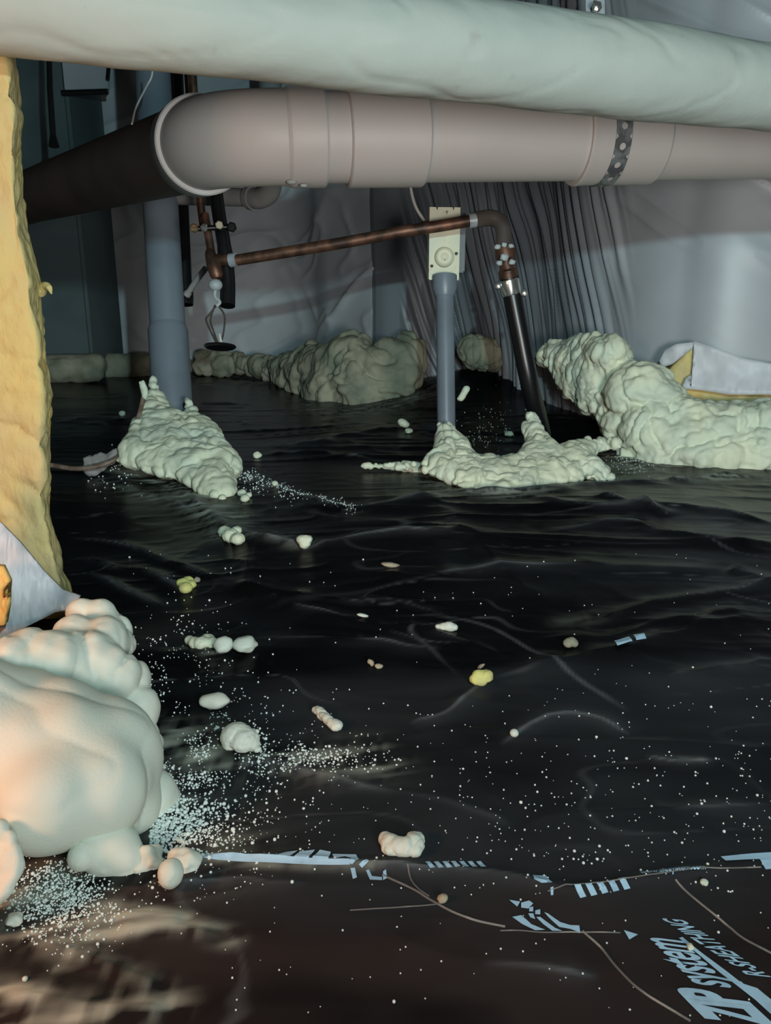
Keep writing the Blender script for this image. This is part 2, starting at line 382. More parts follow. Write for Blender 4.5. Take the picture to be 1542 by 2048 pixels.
n1 = np.clip(.5 + 1.0 * fbm(np.stack([X * 9 + Y * 14, Y * 46 - X * 12, X * 0], 1), 61, 3), 0, 1.3) * np.clip(1.5 - 2.2 * np.abs(noise(np.stack([X * 7 + Y * 10, Y * 60 - X * 16, X * 0 + 4], 1), 66)), .15, 1); n2 = noise(np.stack([X * 160, Y * 60, X * 0], 1), 71)
for p, wd, st in DUST:
    d, t = polydist(X, Y, p); dust = np.maximum(dust, 1.45 * st * np.exp(-(d / wd) ** 2) * np.clip(n1 + .3 * n2, 0, 1))
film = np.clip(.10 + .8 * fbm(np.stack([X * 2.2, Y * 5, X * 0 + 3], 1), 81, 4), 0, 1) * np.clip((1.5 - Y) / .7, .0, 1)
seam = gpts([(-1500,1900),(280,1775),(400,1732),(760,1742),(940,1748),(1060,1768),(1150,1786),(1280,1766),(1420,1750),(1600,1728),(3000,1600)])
near = (Y < np.interp(X, [a[0] for a in seam], [a[1] for a in seam])).astype(float) * np.clip(.75 + .5 * fbm(np.stack([X * 8, Y * 20, X * 0], 1), 91, 3), .2, 1)  # nearer sheet tinted brown, warm reflection put into its colour
fold_glint = np.zeros(X.shape); cn = np.clip(.45 + 1.1 * fbm(np.stack([X * 5 + 3, Y * 14, X * 0], 1), 95, 3), 0, 1)  # fold highlights painted as pale lines along the ridges
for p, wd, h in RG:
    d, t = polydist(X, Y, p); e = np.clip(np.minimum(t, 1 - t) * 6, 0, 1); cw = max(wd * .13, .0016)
    fold_glint = np.maximum(fold_glint, e * cn * (np.exp(-(d / cw) ** 2) + .16 * np.exp(-(d / (cw * 6)) ** 2)))
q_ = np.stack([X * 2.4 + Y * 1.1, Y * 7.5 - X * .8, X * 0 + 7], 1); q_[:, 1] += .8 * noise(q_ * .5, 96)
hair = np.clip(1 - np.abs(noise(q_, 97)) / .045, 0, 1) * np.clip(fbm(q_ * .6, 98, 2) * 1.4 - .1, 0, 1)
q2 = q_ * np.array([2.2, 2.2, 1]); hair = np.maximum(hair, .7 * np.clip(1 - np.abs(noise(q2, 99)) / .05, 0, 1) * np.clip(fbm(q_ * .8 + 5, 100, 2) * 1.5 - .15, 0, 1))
fold_glint = np.maximum(fold_glint, hair * .6)
for nm, arr in (('dust', dust), ('film', film), ('near', near), ('fold_glint', fold_glint)):
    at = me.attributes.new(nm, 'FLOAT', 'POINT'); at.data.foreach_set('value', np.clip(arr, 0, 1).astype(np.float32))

# ------------------------------------------------------------------ walls, ceiling
WALL = [(-1500,5.6),(0,5.6),(540,5.35),(660,4.6),(740,4.15),(850,4.0),(940,3.85),(1060,3.45),(1150,3.08),(1250,2.82),(1350,2.66),(1542,2.52),(2300,2.40)]
def wallrun(tab, n, m, zlo, zhi, nz, pleats=True, seed=0):
    pts = []
    for px, Yw in tab:
        p = W(px, 650, Yw); pts.append((p.x, p.y))
    path = spline(pts, 400); P = np.array(path); L = np.concatenate([[0], np.cumsum(np.hypot(*np.diff(P, axis=0).T))])
    s = np.linspace(0, L[-1], n); xs_ = np.interp(s, L, P[:, 0]); ys_ = np.interp(s, L, P[:, 1])
    tx = np.gradient(xs_); ty = np.gradient(ys_); ln = np.hypot(tx, ty); nxx, nyy = ty / ln, -tx / ln     # towards the room
    z = np.linspace(zlo, zhi, nz); SS, ZZ = np.meshgrid(s, z); A = np.tile(np.arange(n), nz)
    return xs_[A], ys_[A], SS.ravel(), ZZ.ravel(), nxx[A], nyy[A], n, nz
def build_wall(name, tab, n, nz, disp, label, m=M_facing):
    x, y, s, z, ax, ay, n, nz = wallrun(tab, n, m, -.15, 2.12, nz)
    d = disp(x, y, s, z); V = np.stack([x + ax * d, y + ay * d, z], 1); I = np.arange(n * nz).reshape(nz, n)
    F = np.stack([I[:-1, :-1], I[:-1, 1:], I[1:, 1:], I[1:, :-1]], -1).reshape(-1, 4)
    o = link(name, np_mesh(name, V, F), m); o['kind'] = 'structure'; o['label'] = label; return o
def pxx(x, y, z):      # column a wall point falls on, used only to know where along the wall we are
    return CX + FPX * x / (y * math.cos(PITCH) - (z - HC) * math.sin(PITCH))
def disp_far(x, y, s, z):
    O = s * 0
    q = np.stack([s * 1.3 + z * 1.1, z * 2.4 - s * .8, O], 1)
    r = 1 - np.abs(noise(q, 5)); r2 = 1 - np.abs(noise(q * 2.3, 6))
    return .035 * r ** 6 + .016 * r2 ** 5 + .02 * noise(np.stack([s, z, O], 1), 7)
def disp_right(x, y, s, z):
    O = s * 0; c = pxx(x, y, z)
    pl = np.clip((c - 800) / 60, 0, 1) * np.clip((1270 - c) / 130, 0, 1)
    ph = (s - (1.2 - z) * .36 + .03 * noise(np.stack([s * 3, z * 3, O], 1), 13))
    p = np.abs(noise(np.stack([ph * 26, z * .9, O], 1), 14)) + .5 * np.abs(noise(np.stack([ph * 52, z * 1.5, O], 1), 15))
    dd = pl * .050 * (p - .35)
    q = np.stack([s * 1.0 - z * 1.5, (z + s * .62) * 6.0, O], 1); r = 1 - np.abs(noise(q, 18)); r2 = 1 - np.abs(noise(q * np.array([1.5, 2, 1]), 19))
    up = np.clip((z - .50) / .2, .05, 1) * np.clip((c - 1180) / 120, 0, 1)
    return dd * .8 + up * (.016 * r ** 4 + .008 * r2 ** 4) + .012 * noise(np.stack([s * 2, z * 2, O], 1), 20)
build_wall('wall_back', [t for t in WALL if t[0] <= 740] + [(762, 4.1)], 320, 200, disp_far, 'far wall of dull white faced insulation behind the pipes', M_facing_f)
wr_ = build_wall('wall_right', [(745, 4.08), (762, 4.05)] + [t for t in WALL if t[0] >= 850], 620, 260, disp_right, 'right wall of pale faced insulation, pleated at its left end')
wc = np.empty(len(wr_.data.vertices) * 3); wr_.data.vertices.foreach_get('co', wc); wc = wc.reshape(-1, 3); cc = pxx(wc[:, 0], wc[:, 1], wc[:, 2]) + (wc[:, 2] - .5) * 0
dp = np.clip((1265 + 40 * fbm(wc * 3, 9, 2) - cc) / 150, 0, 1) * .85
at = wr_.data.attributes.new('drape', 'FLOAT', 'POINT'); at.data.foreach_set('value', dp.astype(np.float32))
def slab(name, x0, x1, y0, y1, z0, z1, m, label):
    o = box(name, ((x0 + x1) / 2, (y0 + y1) / 2, (z0 + z1) / 2), x1 - x0, y1 - y0, z1 - z0, m, bev=0); o['kind'] = 'structure'; o['label'] = label; return o
slab('ceiling', -3.7, 3.7, -2.2, 6.3, 2.12, 2.16, M_wood, 'dark timber deck overhead')
for i in range(6):
    b = slab('joist', -3.6, 3.6, .9 + i * .9, .95 + i * .9, 1.98, 2.12, M_wood, None or 'dark timber floor joist overhead'); b['kind'] = None; del b['kind']; del b['label']
    b.parent = bpy.data.objects['ceiling']
slab('wall_left', -3.7, -3.62, -2.2, 6.3, -.15, 2.12, M_facing, 'left wall of faced insulation, out of view')

# pier at the far left, dark teal facing
pr = W(188, 740, 4.9); pier = box('insulated_pier', (pr.x - .55, 5.2, .97), 1.1, .6, 2.3, M_pier, bev=.02)
tag(pier, 'dark teal wrapped pier in the far left corner behind the yellow batt', 'pier')

# ------------------------------------------------------------------ painted canvas pipe across the top
JP = [(-700,-95,.80,.060),(0,-14,.86,.0628),(350,28,.90,.0610),(700,75,.957,.0592),(1020,111,1.04,.0620),(1300,146,1.12,.0622),(1542,178,1.20,.0590),(2000,232,1.34,.058)]
path = spline([(*C(a, b, d * .94), r * .94) for a, b, d, r in JP], 300)
V, F = tube_data([p[:3] for p in path], [p[3] for p in path], 72)
V = np.array(V); cen = np.repeat(np.array([p[:3] for p in path]), 72, 0); nn = (V - cen) / np.linalg.norm(V - cen, axis=1)[:, None]
tt = np.repeat(np.arange(301), 72) / 300.; ang = np.tile(np.arange(72), 301) / 72 * 2 * np.pi
d = .0012 * fbm(V * 9, 3, 2) + .0009 * fbm(V * np.array([14, 40, 40]), 8, 2)
seamz = (1 - np.clip(np.abs(noise(V * np.array([5, 22, 22]), 12)) / .12, 0, 1)); d -= .0016 * seamz
V = V + nn * d[:, None]
jk = thing('insulated_pipe', C(600, 60, .95), 'thick pale green-white canvas jacketed pipe crossing the top of the view', 'pipe')
jo = link('canvas_jacket', mesh('canvas_jacket', V, F), M_jacket, jk)

# ------------------------------------------------------------------ white drain pipe
def PV(px, off=0, yy=276): return C(px, yy, float(np.interp(px, [330, 1000, 1542, 2100], [1.47, 1.585, 1.695, 1.82])))
dr = thing('drain_pipe', PV(900), 'large white plastic drain pipe with elbow and three couplings under the canvas pipe', 'pipe')
A_ = PV(600); B_ = PV(1900); AX = (B_ - A_).normalized()
def on(px):      # point of the straight run that shows at column px
    lo, hi = -1.0, 3.0
    for _ in range(50):
        m_ = (lo + hi) / 2; p = A_ + AX * m_; q = p - CAM; c = CX + FPX * q.x / q.dot(FWD)
        lo, hi = (m_, hi) if c < px else (lo, m_)
    return A_ + AX * lo
RP = .0835
lathe('pipe', on(640), on(1950), [(0, RP), ((on(1950) - on(640)).length, RP)], M_pvc, dr, 64)
def coup(x0, x1, r, lip=.004, name='coupling', bev=False):
    p, q = on(x0), on(x1); L = (q - p).length; pr = [(0, RP), (0, r - lip), (.003, r), (L - .005, r), (L - .001, r - .003), (L, RP + .001)]
    if bev: pr = [(0, RP), (0, r - .001), (.004, r + .002), (.016, r + .0005), (.020, r), (L - .005, r), (L - .001, r - .003), (L, RP + .001)]
    return lathe(name, p, q, pr, M_pvc, dr, 64, 20)
coup(692, 846, .0925)
co3 = coup(1150, 1306, .0925, bev=True)
# elbow: hub on the right end, bend, hub on the back
e0, e1 = on(566), on(648)
L = (e1 - e0).length
lathe('elbow_hub', e0, e1, [(0, RP), (0.012, .0905), (.018, .0915), (L - .004, .0915), (L, .089), (L, RP)], M_pvc, dr, 64, 20)
cor = on(432); back = Vector((-.42, .90, .06)).normalized()
b0 = on(572); RB = (b0 - cor).length
b3 = cor + back * RB * .95
bend = [b0 + (cor - b0) * 0 for _ in range(1)]; pts = []
for k in range(33):
    t = k / 32; pts.append(((1 - t) ** 3) * b0 + 3 * t * (1 - t) ** 2 * (b0 + (cor - b0) * .62) + 3 * t * t * (1 - t) * (b3 + (cor - b3) * .62) + t ** 3 * b3)
tube('elbow', pts, .0868, M_pvc, dr, 64, cap=False)
lathe('elbow_hub', b3 - back * .012, b3 + back * .07, [(0, .082), (0, .0935), (.003, .0965), (.075, .0965), (.082, .094), (.082, .08)], M_pvc, dr, 64, 20)
far_end = C(0, 412, 3.15)
bp = tube('branch_pipe', [b3, b3 + (far_end - b3) * .5, far_end], .0855, M_brown, dr, 48); bp['label'] = 'dark brown branch pipe running back from the elbow'
lathe('branch_coupling', C(62, 393, 2.9), far_end, [(0, .085), (0, .092), (.2, .092), (.2, .085)], M_brown, dr, 40)
# drip of glue under hub
for (gx, gy, gr) in ((505, 353, 8), (583, 364, 11), (607, 371, 8)):
    p = C(gx, gy, 1.50); s = S(p); iv, ifc = ico(2); o = link('glue_drip', mesh('glue_drip', iv * np.array([gr * s, gr * s * .6, gr * s * .45]) + np.array(p), ifc), M_plug, dr)
o = tube('glue_strand', [C(480, 188, 1.5), C(495, 184, 1.49), C(512, 181, 1.49)], .0018, M_wire, dr, 8)

# perforated hanger strap
def perf_strip(name, frame, L, wdt, pitch, rh, m, parent, th=.0012):
    """frame(s) -> (centre, across, out); a flat strip with round holes punched through"""
    bm = bmesh.new(); n = max(1, int(L / pitch)); vs = {}
    def v(s, t, o): c, ac, ou = frame(s); return bm.verts.new(c + ac * t + ou * o)
    for i in range(n):
        s0 = i * pitch; sc_ = s0 + pitch / 2
        K = 16; outer = []; inner = []
        for k in range(K):
            a = 2 * math.pi * (k + .5) / K; cx, cy = math.cos(a), math.sin(a); q = max(abs(cx), abs(cy))
            outer.append((sc_ + cx / q * pitch / 2, cy / q * wdt / 2)); inner.append((sc_ + cx * rh, cy * rh))
        O = [v(a, b, th) for a, b in outer]; N_ = [v(a, b, th) for a, b in inner]; D_ = [v(a, b, 0) for a, b in inner]
        for k in range(K):
            k2 = (k + 1) % K; bm.faces.new((O[k], O[k2], N_[k2], N_[k])); bm.faces.new((N_[k], N_[k2], D_[k2], D_[k]))
    for t in (-wdt / 2, wdt / 2):                       # rolled edges
        for i in range(n * 2):
            a = v(i * pitch / 2, t, th); b = v((i + 1) * pitch / 2, t, th); c = v((i + 1) * pitch / 2, t, 0); d_ = v(i * pitch / 2, t, 0); bm.faces.new((a, b, c, d_))
    me = bpy.data.meshes.new(name); bm.to_mesh(me); bm.free(); return link(name, me, m, parent, smooth=False)
hc = on(1207); RS = .0935; cam_dir = (CAM - hc); cam_dir -= AX * cam_dir.dot(AX); cam_dir.normalize(); upv = AX.cross(cam_dir).normalized()
if upv.z < 0: upv = -upv
st = thing('pipe_hanger_strap', hc, 'perforated dark metal strap holding the white drain pipe at its right coupling', 'strap')
def fr(s):
    a = s / RS - math.pi * .15
    o_ = upv * math.cos(a) + cam_dir * math.sin(a); return hc + o_ * RS, AX, o_
perf_strip('strap_band', fr, RS * math.pi * 1.35, .0345, .0375, .0068, M_strap, st)
top = hc + upv * RS - cam_dir * .06; ttop = C(1190, 8, 1.74)
s2 = (ttop - top).normalized() * 1; 
def fr2(s):
    c = top + (ttop - top).normalized() * s; return c, Vector((1, .1, 0)).normalized(), Vector((.1, -1, -.2)).normalized()
lift = perf_strip('strap_tail', fr2, (ttop - top).length + .9, .044, .11, .006, M_tail, st, th=.002)
bz = C(1193, 14, 1.70)
lathe('bolt', bz, bz + Vector((0, -1, 0)), [(0, .012), (.004, .012), (.004, .007), (.010, .007), (.011, .004)], M_chrome, lift, 6)

# ------------------------------------------------------------------ big grey drain riser, left
gt = C(304, 120, 2.50); gb = W(349, 880, 2.42)
ris = thing('grey_riser_pipe', gb, 'wide grey plastic pipe rising from the left foam mound', 'pipe')
tube('pipe', [gt + (gt - gb) * .62, gb], [.0555, .0555], M_grey, ris, 48)
hb0, hb1 = gb + (gt - gb) * .30, gb
lathe('hub', hb0, hb1, [(0, .0555), (.02, .0625), ((hb1 - hb0).length, .0625)], M_grey, ris, 48)
# black vent behind it
p0, p1 = C(352, 120, 3.0), C(372, 610, 3.0)
vp = thing('black_vent_pipe', p1, 'black pipe hanging just right of the grey riser, cut off above the floor', 'pipe')
tube('pipe', [p0 + (p0 - p1) * .5, p1], .026, M_black, vp, 28); lathe('end_cap', p1 - Vector((0, 0, 0)), p1 + (p0 - p1) * .1, [(0, .028), (.03, .030), (.05, .030), (.055, .026)], M_black, vp, 28)
# grey waste pipe under the drain pipe
wp = thing('grey_waste_pipe', C(430, 393, 2.2), 'dusty grey waste pipe with an elbow under the white elbow', 'pipe')
tube('pipe', [C(352, 392, 2.50), C(505, 395, 2.40)], .0272, M_grey2, wp, 28)
pp = spline([C(500, 396, 2.40), C(522, 396, 2.37), C(540, 382, 2.34), C(545, 350, 2.32)], 16)
tube('elbow', pp, .031, M_grey2, wp, 28); lathe('elbow_collar', C(500, 395, 2.40), C(520, 396, 2.37), [(0, .0272), (0, .037), (.02, .037), (.02, .030)], M_grey2, wp, 28)

# ------------------------------------------------------------------ copper plumbing left
cv = thing('copper_valve_assembly', C(430, 500, 2.2), 'vertical copper riser with a valve, clamp bolts and white cap right of the grey riser', 'valve')
tube('copper_riser', spline([TOPZ(C(392, 250, 2.2)), C(398, 360, 2.2), C(410, 430, 2.2), C(420, 490, 2.2), C(428, 530, 2.2)], 14), .0115, M_copper, cv, 18)
bk = tube('insulation_sleeve', spline([C(420, 300, 2.24), C(438, 430, 2.24), C(448, 490, 2.23), C(455, 560, 2.23), C(455, 612, 2.22)], 18), [.020] * 10 + [.022] * 9, M_black, cv, 20); bk['label'] = 'black sleeve'
lathe('valve_body', C(418, 500, 2.19), C(437, 562, 2.19), [(0, .010), (.01, .015), (.04, .020), (.075, .019), (.085, .013)], M_copper, cv, 20)
tube('tee', [C(424, 520, 2.19), C(470, 519, 2.18)], .016, M_copper, cv, 20)
tube('tee_collar', [C(460, 521, 2.175), C(474, 519, 2.17)], .019, M_steel, cv, 20)
iv, ifc = ico(3); p = C(431, 570, 2.18); s = S(p)
link('white_cap', mesh('white_cap', iv * np.array([14 * s, 14 * s, 12 * s]) + np.array(p), ifc), M_plug, cv)
tube('stem', spline([C(431, 580, 2.18), C(430, 594, 2.18), C(440, 604, 2.18), C(433, 612, 2.18)], 10), .005, M_plug, cv, 10)
hbar = tube('handle_bar', [C(386, 458, 2.17), C(468, 453, 2.19)], .0075, M_black, cv, 14)
for (a, b, r_, mm) in ((389, 457, 9, M_brass), (409, 456, 8, M_chrome), (439, 451, 8, M_cream), (464, 455, 10, M_black)):
    p = C(a, b, 2.155 if mm is not M_black else 2.18); s = S(p)
    lathe('bolt_head', p, p + Vector((.1, -1, .1)), [(0, r_ * s), (.010, r_ * s), (.013, r_ * s * .7)], mm, hbar, 6)
for pts_ in ([(430, 610), (421, 640), (428, 665), (437, 690)], [(436, 610), (449, 632), (447, 665), (441, 690)], [(432, 612), (418, 630), (412, 640), (424, 668), (436, 692)]):
    tube('wire_loop', spline([C(a, b, 2.2) for a, b in pts_], 12), .0028, M_wood, cv, 8)
tube('needle', [C(439, 668, 2.19), C(443, 690, 2.19)], [.0028, .0055], M_wire, cv, 8)
lathe('drip_plate', C(440, 691, 2.2), C(440, 700, 2.2), [(0, .044), (.004, .046), (.008, .040)], M_black, cv, 32)
# slanting grey offcut
oc = thing('slanted_grey_tube', C(395, 565, 2.6), 'short slanted grey tube behind the copper valve', 'tube')
tube('tube', [C(372, 592, 2.62), C(396, 556, 2.6), C(412, 536, 2.58)], .010, M_grey2, oc, 14); lathe('tube_mouth', C(372, 592, 2.62), C(378, 583, 2.62), [(0, .008), (0, .013), (.016, .013), (.016, .010)], M_grey2, oc, 16)

# long copper pipe with elbow and black hose
cp = thing('copper_water_pipe', C(700, 480, 2.15), 'long tarnished copper pipe running level past the cream box', 'pipe')
pc = spline([C(470, 521, 2.17), C(580, 503, 2.15), (C(700, 483, 2.13)), C(800, 464, 2.11), C(880, 452, 2.10), C(942, 441, 2.09)], 40)
tube('pipe', pc, .0155, M_copper, cp, 20)
tube('joint_ring', [C(938, 442, 2.09), C(953, 440, 2.09)], .019, M_steel, cp, 20)
tube('joint_ring', [C(846, 456, 2.105), C(858, 454, 2.105)], .0175, M_copper, cp, 20)
tube('dark_elbow', spline([C(950, 440, 2.09), C(985, 436, 2.1), C(1005, 452, 2.1), C(1008, 492, 2.1)], 16), .0215, M_brown, cp, 20)
hs = thing('black_hose', W(1074, 850, 2.25), 'black rubber hose clamped below a brown fitting beside the foam, right of the grey conduit', 'hose')
h0 = C(1008, 492, 2.10)
hfit = lathe('brown_fitting', h0, C(1018, 560, 2.13), [(0, .024), (.01, .028), (.03, .028), (.034, .021), (.06, .021), (.065, .026), (.085, .026)], M_copper, hs, 24)
tube('pipe', spline([C(1018, 555, 2.13), C(1040, 670, 2.16), C(1062, 780, 2.2), W(1085, 870, 2.3)], 20), .0265, M_black, hs, 28)
cl0, cl1 = C(1017, 560, 2.13), C(1023, 592, 2.14)
hcl = lathe('hose_clamp', cl0, cl1, [(0, .028), (.002, .0295), (.038, .0295), (.042, .028)], M_chrome, hs, 28)
for (a, b) in ((996, 572), (1048, 586)):
    p = C(a, b, 2.10); lathe('clamp_screw', p, p + Vector((-.2, -1, .1)), [(0, .010), (.006, .011), (.012, .009), (.014, .004)], M_chrome, hcl, 12)
for (a, b, r_) in ((995, 494, 7), (1008, 490, 6), (1022, 492, 6), (1008, 515, 9), (998, 526, 7), (1024, 524, 7)):
    p = C(a, b, 2.075); s = S(p); iv, ifc = ico(2)
    vv = iv * (1 + .25 * noise(iv * 2.3 + a, 3)[:, None]) * np.array([r_ * s, r_ * s * .7, r_ * s * .8]) + np.array(p); link('plaster_smear', mesh('plaster_smear', vv, ifc), M_plug, hfit)

# ------------------------------------------------------------------ conduit with cream box
cb = thing('cream_conduit_box', C(889, 490, 2.20), 'cream plastic box with a round knob and notched ends atop the thin grey conduit', 'box')
bc = C(889, 487, 2.22); s = S(bc)
bm = bmesh.new()       # front plate outline with notches
hw, hh = 31 * s, 68 * s
ol = [(-hw, -hh), (-hw + .004, -hh - .003), (-.018, -hh), (-.021, -hh + .016), (-.024 + .012, -hh + .016), (-.012, -hh + .002), (.012, -hh + .002), (.014, -hh + .018), (.020, -hh + .018), (.022, -hh), (hw - .003, -hh - .004), (hw, -hh),
      (hw, hh), (hw - .018, hh), (hw - .020, hh - .009), (hw - .023, hh), (-hw + .024, hh), (-hw + .022, hh - .009), (-hw + .018, hh), (-hw, hh)]
f = bm.faces.new([bm.verts.new((a, 0, b)) for a, b in ol]); r_ = bmesh.ops.extrude_face_region(bm, geom=[f]); bmesh.ops.translate(bm, verts=[v for v in r_['geom'] if isinstance(v, bmesh.types.BMVert)], vec=(0, .03, 0))
bmesh.ops.recalc_face_normals(bm, faces=bm.faces); bmesh.ops.rotate(bm, verts=bm.verts, matrix=Matrix.Rotation(.12, 3, 'Z')); bmesh.ops.translate(bm, verts=bm.verts, vec=bc)
m_ = bpy.data.meshes.new('front_plate'); bm.to_mesh(m_); bm.free(); fpl = link('front_plate', m_, M_cream, cb, smooth=False)
box('back_box', bc + Vector((.014, .062, .005)), .092, .07, .168, M_greybox, cb, rot=Matrix.Rotation(.12, 3, 'Z'), bev=.004)
kb = C(889, 514, 2.215); lathe('round_knob', kb + Vector((0, .01, 0)), kb + Vector((0, -1, 0)), [(0, .028), (.010, .0275), (.014, .026), (.016, .022), (.013, .018), (.016, .010), (.018, .002)], M_cream, fpl, 36, 60)
for (a, b) in ((913, 507), (864, 532)):
    p = C(a, b, 2.215); lathe('screw', p + Vector((0, .004, 0)), p + Vector((0, -1, 0)), [(0, .004), (.006, .004), (.007, .002)], M_black, fpl, 8)
ct = C(889, 552, 2.235); cbm = W(893, 872, 2.22)
cn = thing('grey_conduit', cbm, 'thin pale grey conduit standing in the centre foam mound below the cream box', 'conduit')
tube('pipe', [ct, cbm], .0265, M_grey, cn, 36)
lathe('socket', ct, cbm, [(0, .036), (.038, .036), (.060, .0275), (.060, .0265)], M_grey, cn, 36)
# small wires
wr = tube('pale_wire', spline([C(820, 350, 2.3), C(822, 380, 2.3), C(832, 415, 2.28), C(852, 447, 2.26)], 16), .0045, M_wire, None, 10); tag(wr, 'pale grey wire curving down to the cream box', 'wire')
wr = tube('thin_wire', spline([C(305, 110, 1.9), C(304, 150, 1.9), C(292, 175, 1.88), C(272, 215, 1.80), C(264, 248, 1.74)], 20), .0022, M_wire, None, 8); tag(wr, 'thin white wire hanging above the dark branch pipe', 'wire')
wr = tube('wire_stub', spline([C(258, 285, 1.75), C(259, 305, 1.745), C(264, 335, 1.76)], 10), .0016, M_wire, None, 8); tag(wr, 'short thin pale wire lying against the dark branch pipe', 'wire')
rd = thing('black_hanger_rod', C(100, 200, 3.2), 'black rod hanging in the far left corner beside the yellow batt', 'rod')
tube('rod', [TOPZ(C(95, 60, 3.2)), C(97, 60, 3.2), C(100, 180, 3.2), C(107, 285, 3.2)], [.010, .010, .012, .013], M_black, rd, 14); tube('rod_end', [C(106, 270, 3.2), C(108, 292, 3.2)], [.012, .022], M_black, rd, 14)
cw = tube('copper_tube', [TOPZ(C(369, 90, 2.6)), C(371, 110, 2.6), C(377, 200, 2.6)], .009, M_copper, None, 14); tag(cw, 'short copper tube above the white elbow', 'tube')
# hanging bracket
bkx = thing('hanging_bracket', C(170, 150, 4.4), 'black rectangular bracket around a grey panel in the upper left background', 'bracket')
def bar(name, a, b, r, m, p): return tube(name, [a, b], r, m, p, 8)
pc_ = C(170, 128, 4.4); s = S(pc_); box('panel', pc_, 88 * s, .03, 95 * s, M_facing, bkx, bev=.004)
bar('bottom_bar', C(124, 186, 4.38), C(216, 183, 4.38), .016, M_black, bkx); bar('side_bar', C(222, 90, 4.38), C(215, 160, 4.38), .012, M_black, bkx)
# ducts between the top pipe and drain pipe in the background
gx = tube('grey_duct', [TOPZ(C(538, 90, 3.4)), C(540, 140, 3.4), C(542, 260, 3.4)], .05, M_grey2, None, 24); tag(gx, 'grey upright duct behind the white elbow hub', 'duct')

# ------------------------------------------------------------------ spray foam
# large pale lump, lower left
LB = [  # px, py, Y, radius px
 (60,1530,.60,165),(150,1545,.60,150),(215,1500,.62,112),(110,1465,.62,112),(40,1450,.63,118),(200,1570,.58,110),(90,1600,.55,110),(240,1610,.60,85),
 (20,1560,.57,110),(-80,1480,.60,180),(130,1620,.57,85),(205,1600,.57,75),(60,1600,.57,95),(250,1530,.62,80),(130,1480,.60,100)]
bl = []
for x, y, Yd, r in LB:
    p = W(x, y, Yd); s = S(p); bl.append((p, (r * s, r * s, r * s)))
lump = foam('foam_lump', bl, .0035, .007, 7, M_foamw, seed=4, warp=1.2, fine=.02, smooth=26, crease=.9)
tag(lump, 'huge smooth pale foam lump in the lower left corner', 'foam')
BB = [(100,1330,.70,75),(160,1330,.72,75),(215,1350,.72,62),(60,1310,.70,60),(200,1290,.76,62),(240,1290,.78,36),(150,1270,.76,50),(252,1360,.74,42),(262,1420,.72,50),(282,1490,.70,42),(20,1330,.68,60),(290,1560,.68,50),(-60,1330,.68,80),(200,1235,.80,35),(225,1262,.80,40),(165,1228,.8,28)]
bl = []
for x, y, Yd, r in BB:
    p = W(x, y, Yd); s = S(p); bl.append((p, (r * s, r * s, r * s)))
lump2 = foam('foam_lump', bl, .0026, .0062, 11, M_foamw, seed=14, warp=1.8, fine=.03, smooth=3, crease=1, aniso=(2.2, 1, .6))
tag(lump2, 'creased foam roll behind and above the huge smooth lump', 'foam')
def nodule(name, px, py, rx, ry, Yd, label, m=M_foamw, seed=0, tilt=0, group=None, lumpy=.12):
    p = W(px, py, Yd); s = S(p); iv, ifc = ico(4)
    v = iv * (1 + lumpy * noise(iv * 1.8 + seed, seed)[:, None]) * np.array([rx * s, (rx + ry) / 2 * s, ry * s])
    c, sn = math.cos(tilt), math.sin(tilt); v = np.stack([v[:, 0] * c - v[:, 2] * sn, v[:, 1], v[:, 0] * sn + v[:, 2] * c], 1) + np.array(p)
    o = link(name, mesh(name, v, ifc), m); return tag(o, label, 'foam', group)
nodule('foam_nodule', 306, 1610, 55, 72, .63, 'rounded foam bulge at the right side of the huge lump', seed=3)
bl = []
for x, y, Yd, r in ((225,1705,.55,62),(200,1690,.55,52),(250,1720,.545,48),(165,1712,.53,32),(235,1668,.57,45)):
    p = W(x, y, Yd); s = S(p); bl.append((p, (r * s, r * s, r * s)))
o = foam('foam_nodule', bl, .0025, .003, 10, M_foamw, seed=9, smooth=8, fine=.02); tag(o, 'wide pale foam bulge squeezed out below the huge lump', 'foam')
nodule('foam_nodule', 341, 1747, 25, 30, .512, 'egg shaped peach tinted foam nodule at the sheet seam', seed=5, lumpy=.05)
nodule('foam_nodule', 298, 1722, 30, 30, .545, 'small foam nodule touching the wide bulge', seed=6, lumpy=.3)
nodule('foam_nodule', 366, 1724, 34, 22, .540, 'flat foam nodule right of the egg shaped one', seed=7, lumpy=.3)
# foam dribble at the left edge
poly = [(-120,1650),(10,1640),(44,1690),(50,1740),(26,1790),(-10,1830),(-120,1880)]
o = foam('foam_dribble', fillpoly(poly, lambda x, y: .50 - (y - 1650) / 240 * .05, 140, 4, 16, 3), .0022, .003, 40, M_foamw, seed=22, fine=.1); tag(o, 'rough foam dribble at the left edge under the huge lump', 'foam')

# foam mound at the grey riser
MP = [(298,750),(312,752),(325,785),(340,812),(355,822),(368,824),(370,760),(374,752),(380,790),(393,800),(396,825),(430,850),(458,868),(462,895),(478,905),(483,940),(470,960),(480,985),(455,1005),(420,998),(370,968),(320,952),(270,937),(226,924),(242,890),(262,850),(283,815),(292,785)]
YM = [(750,2.37),(820,2.29),(900,2.06),(1000,1.78)]
bl = fillpoly(MP, lambda x, y: interp(y, YM), 330, 4, 34, 11)
for a, b, r_ in ((340,900,55),(380,920,60),(330,870,40),(410,940,45),(300,905,35)):
    p = W(a, b, interp(b, YM) + .09); s = S(p); bl.append((p, (r_ * s,) * 3))
o = foam('foam_mound', bl, .0042, .0095, 19, M_foam, seed=30, smooth=3, warp=1.0, fine=.10, aniso=(1, 1, .8)); tag(o, 'lumpy pale green foam mound around the wide grey riser', 'foam')
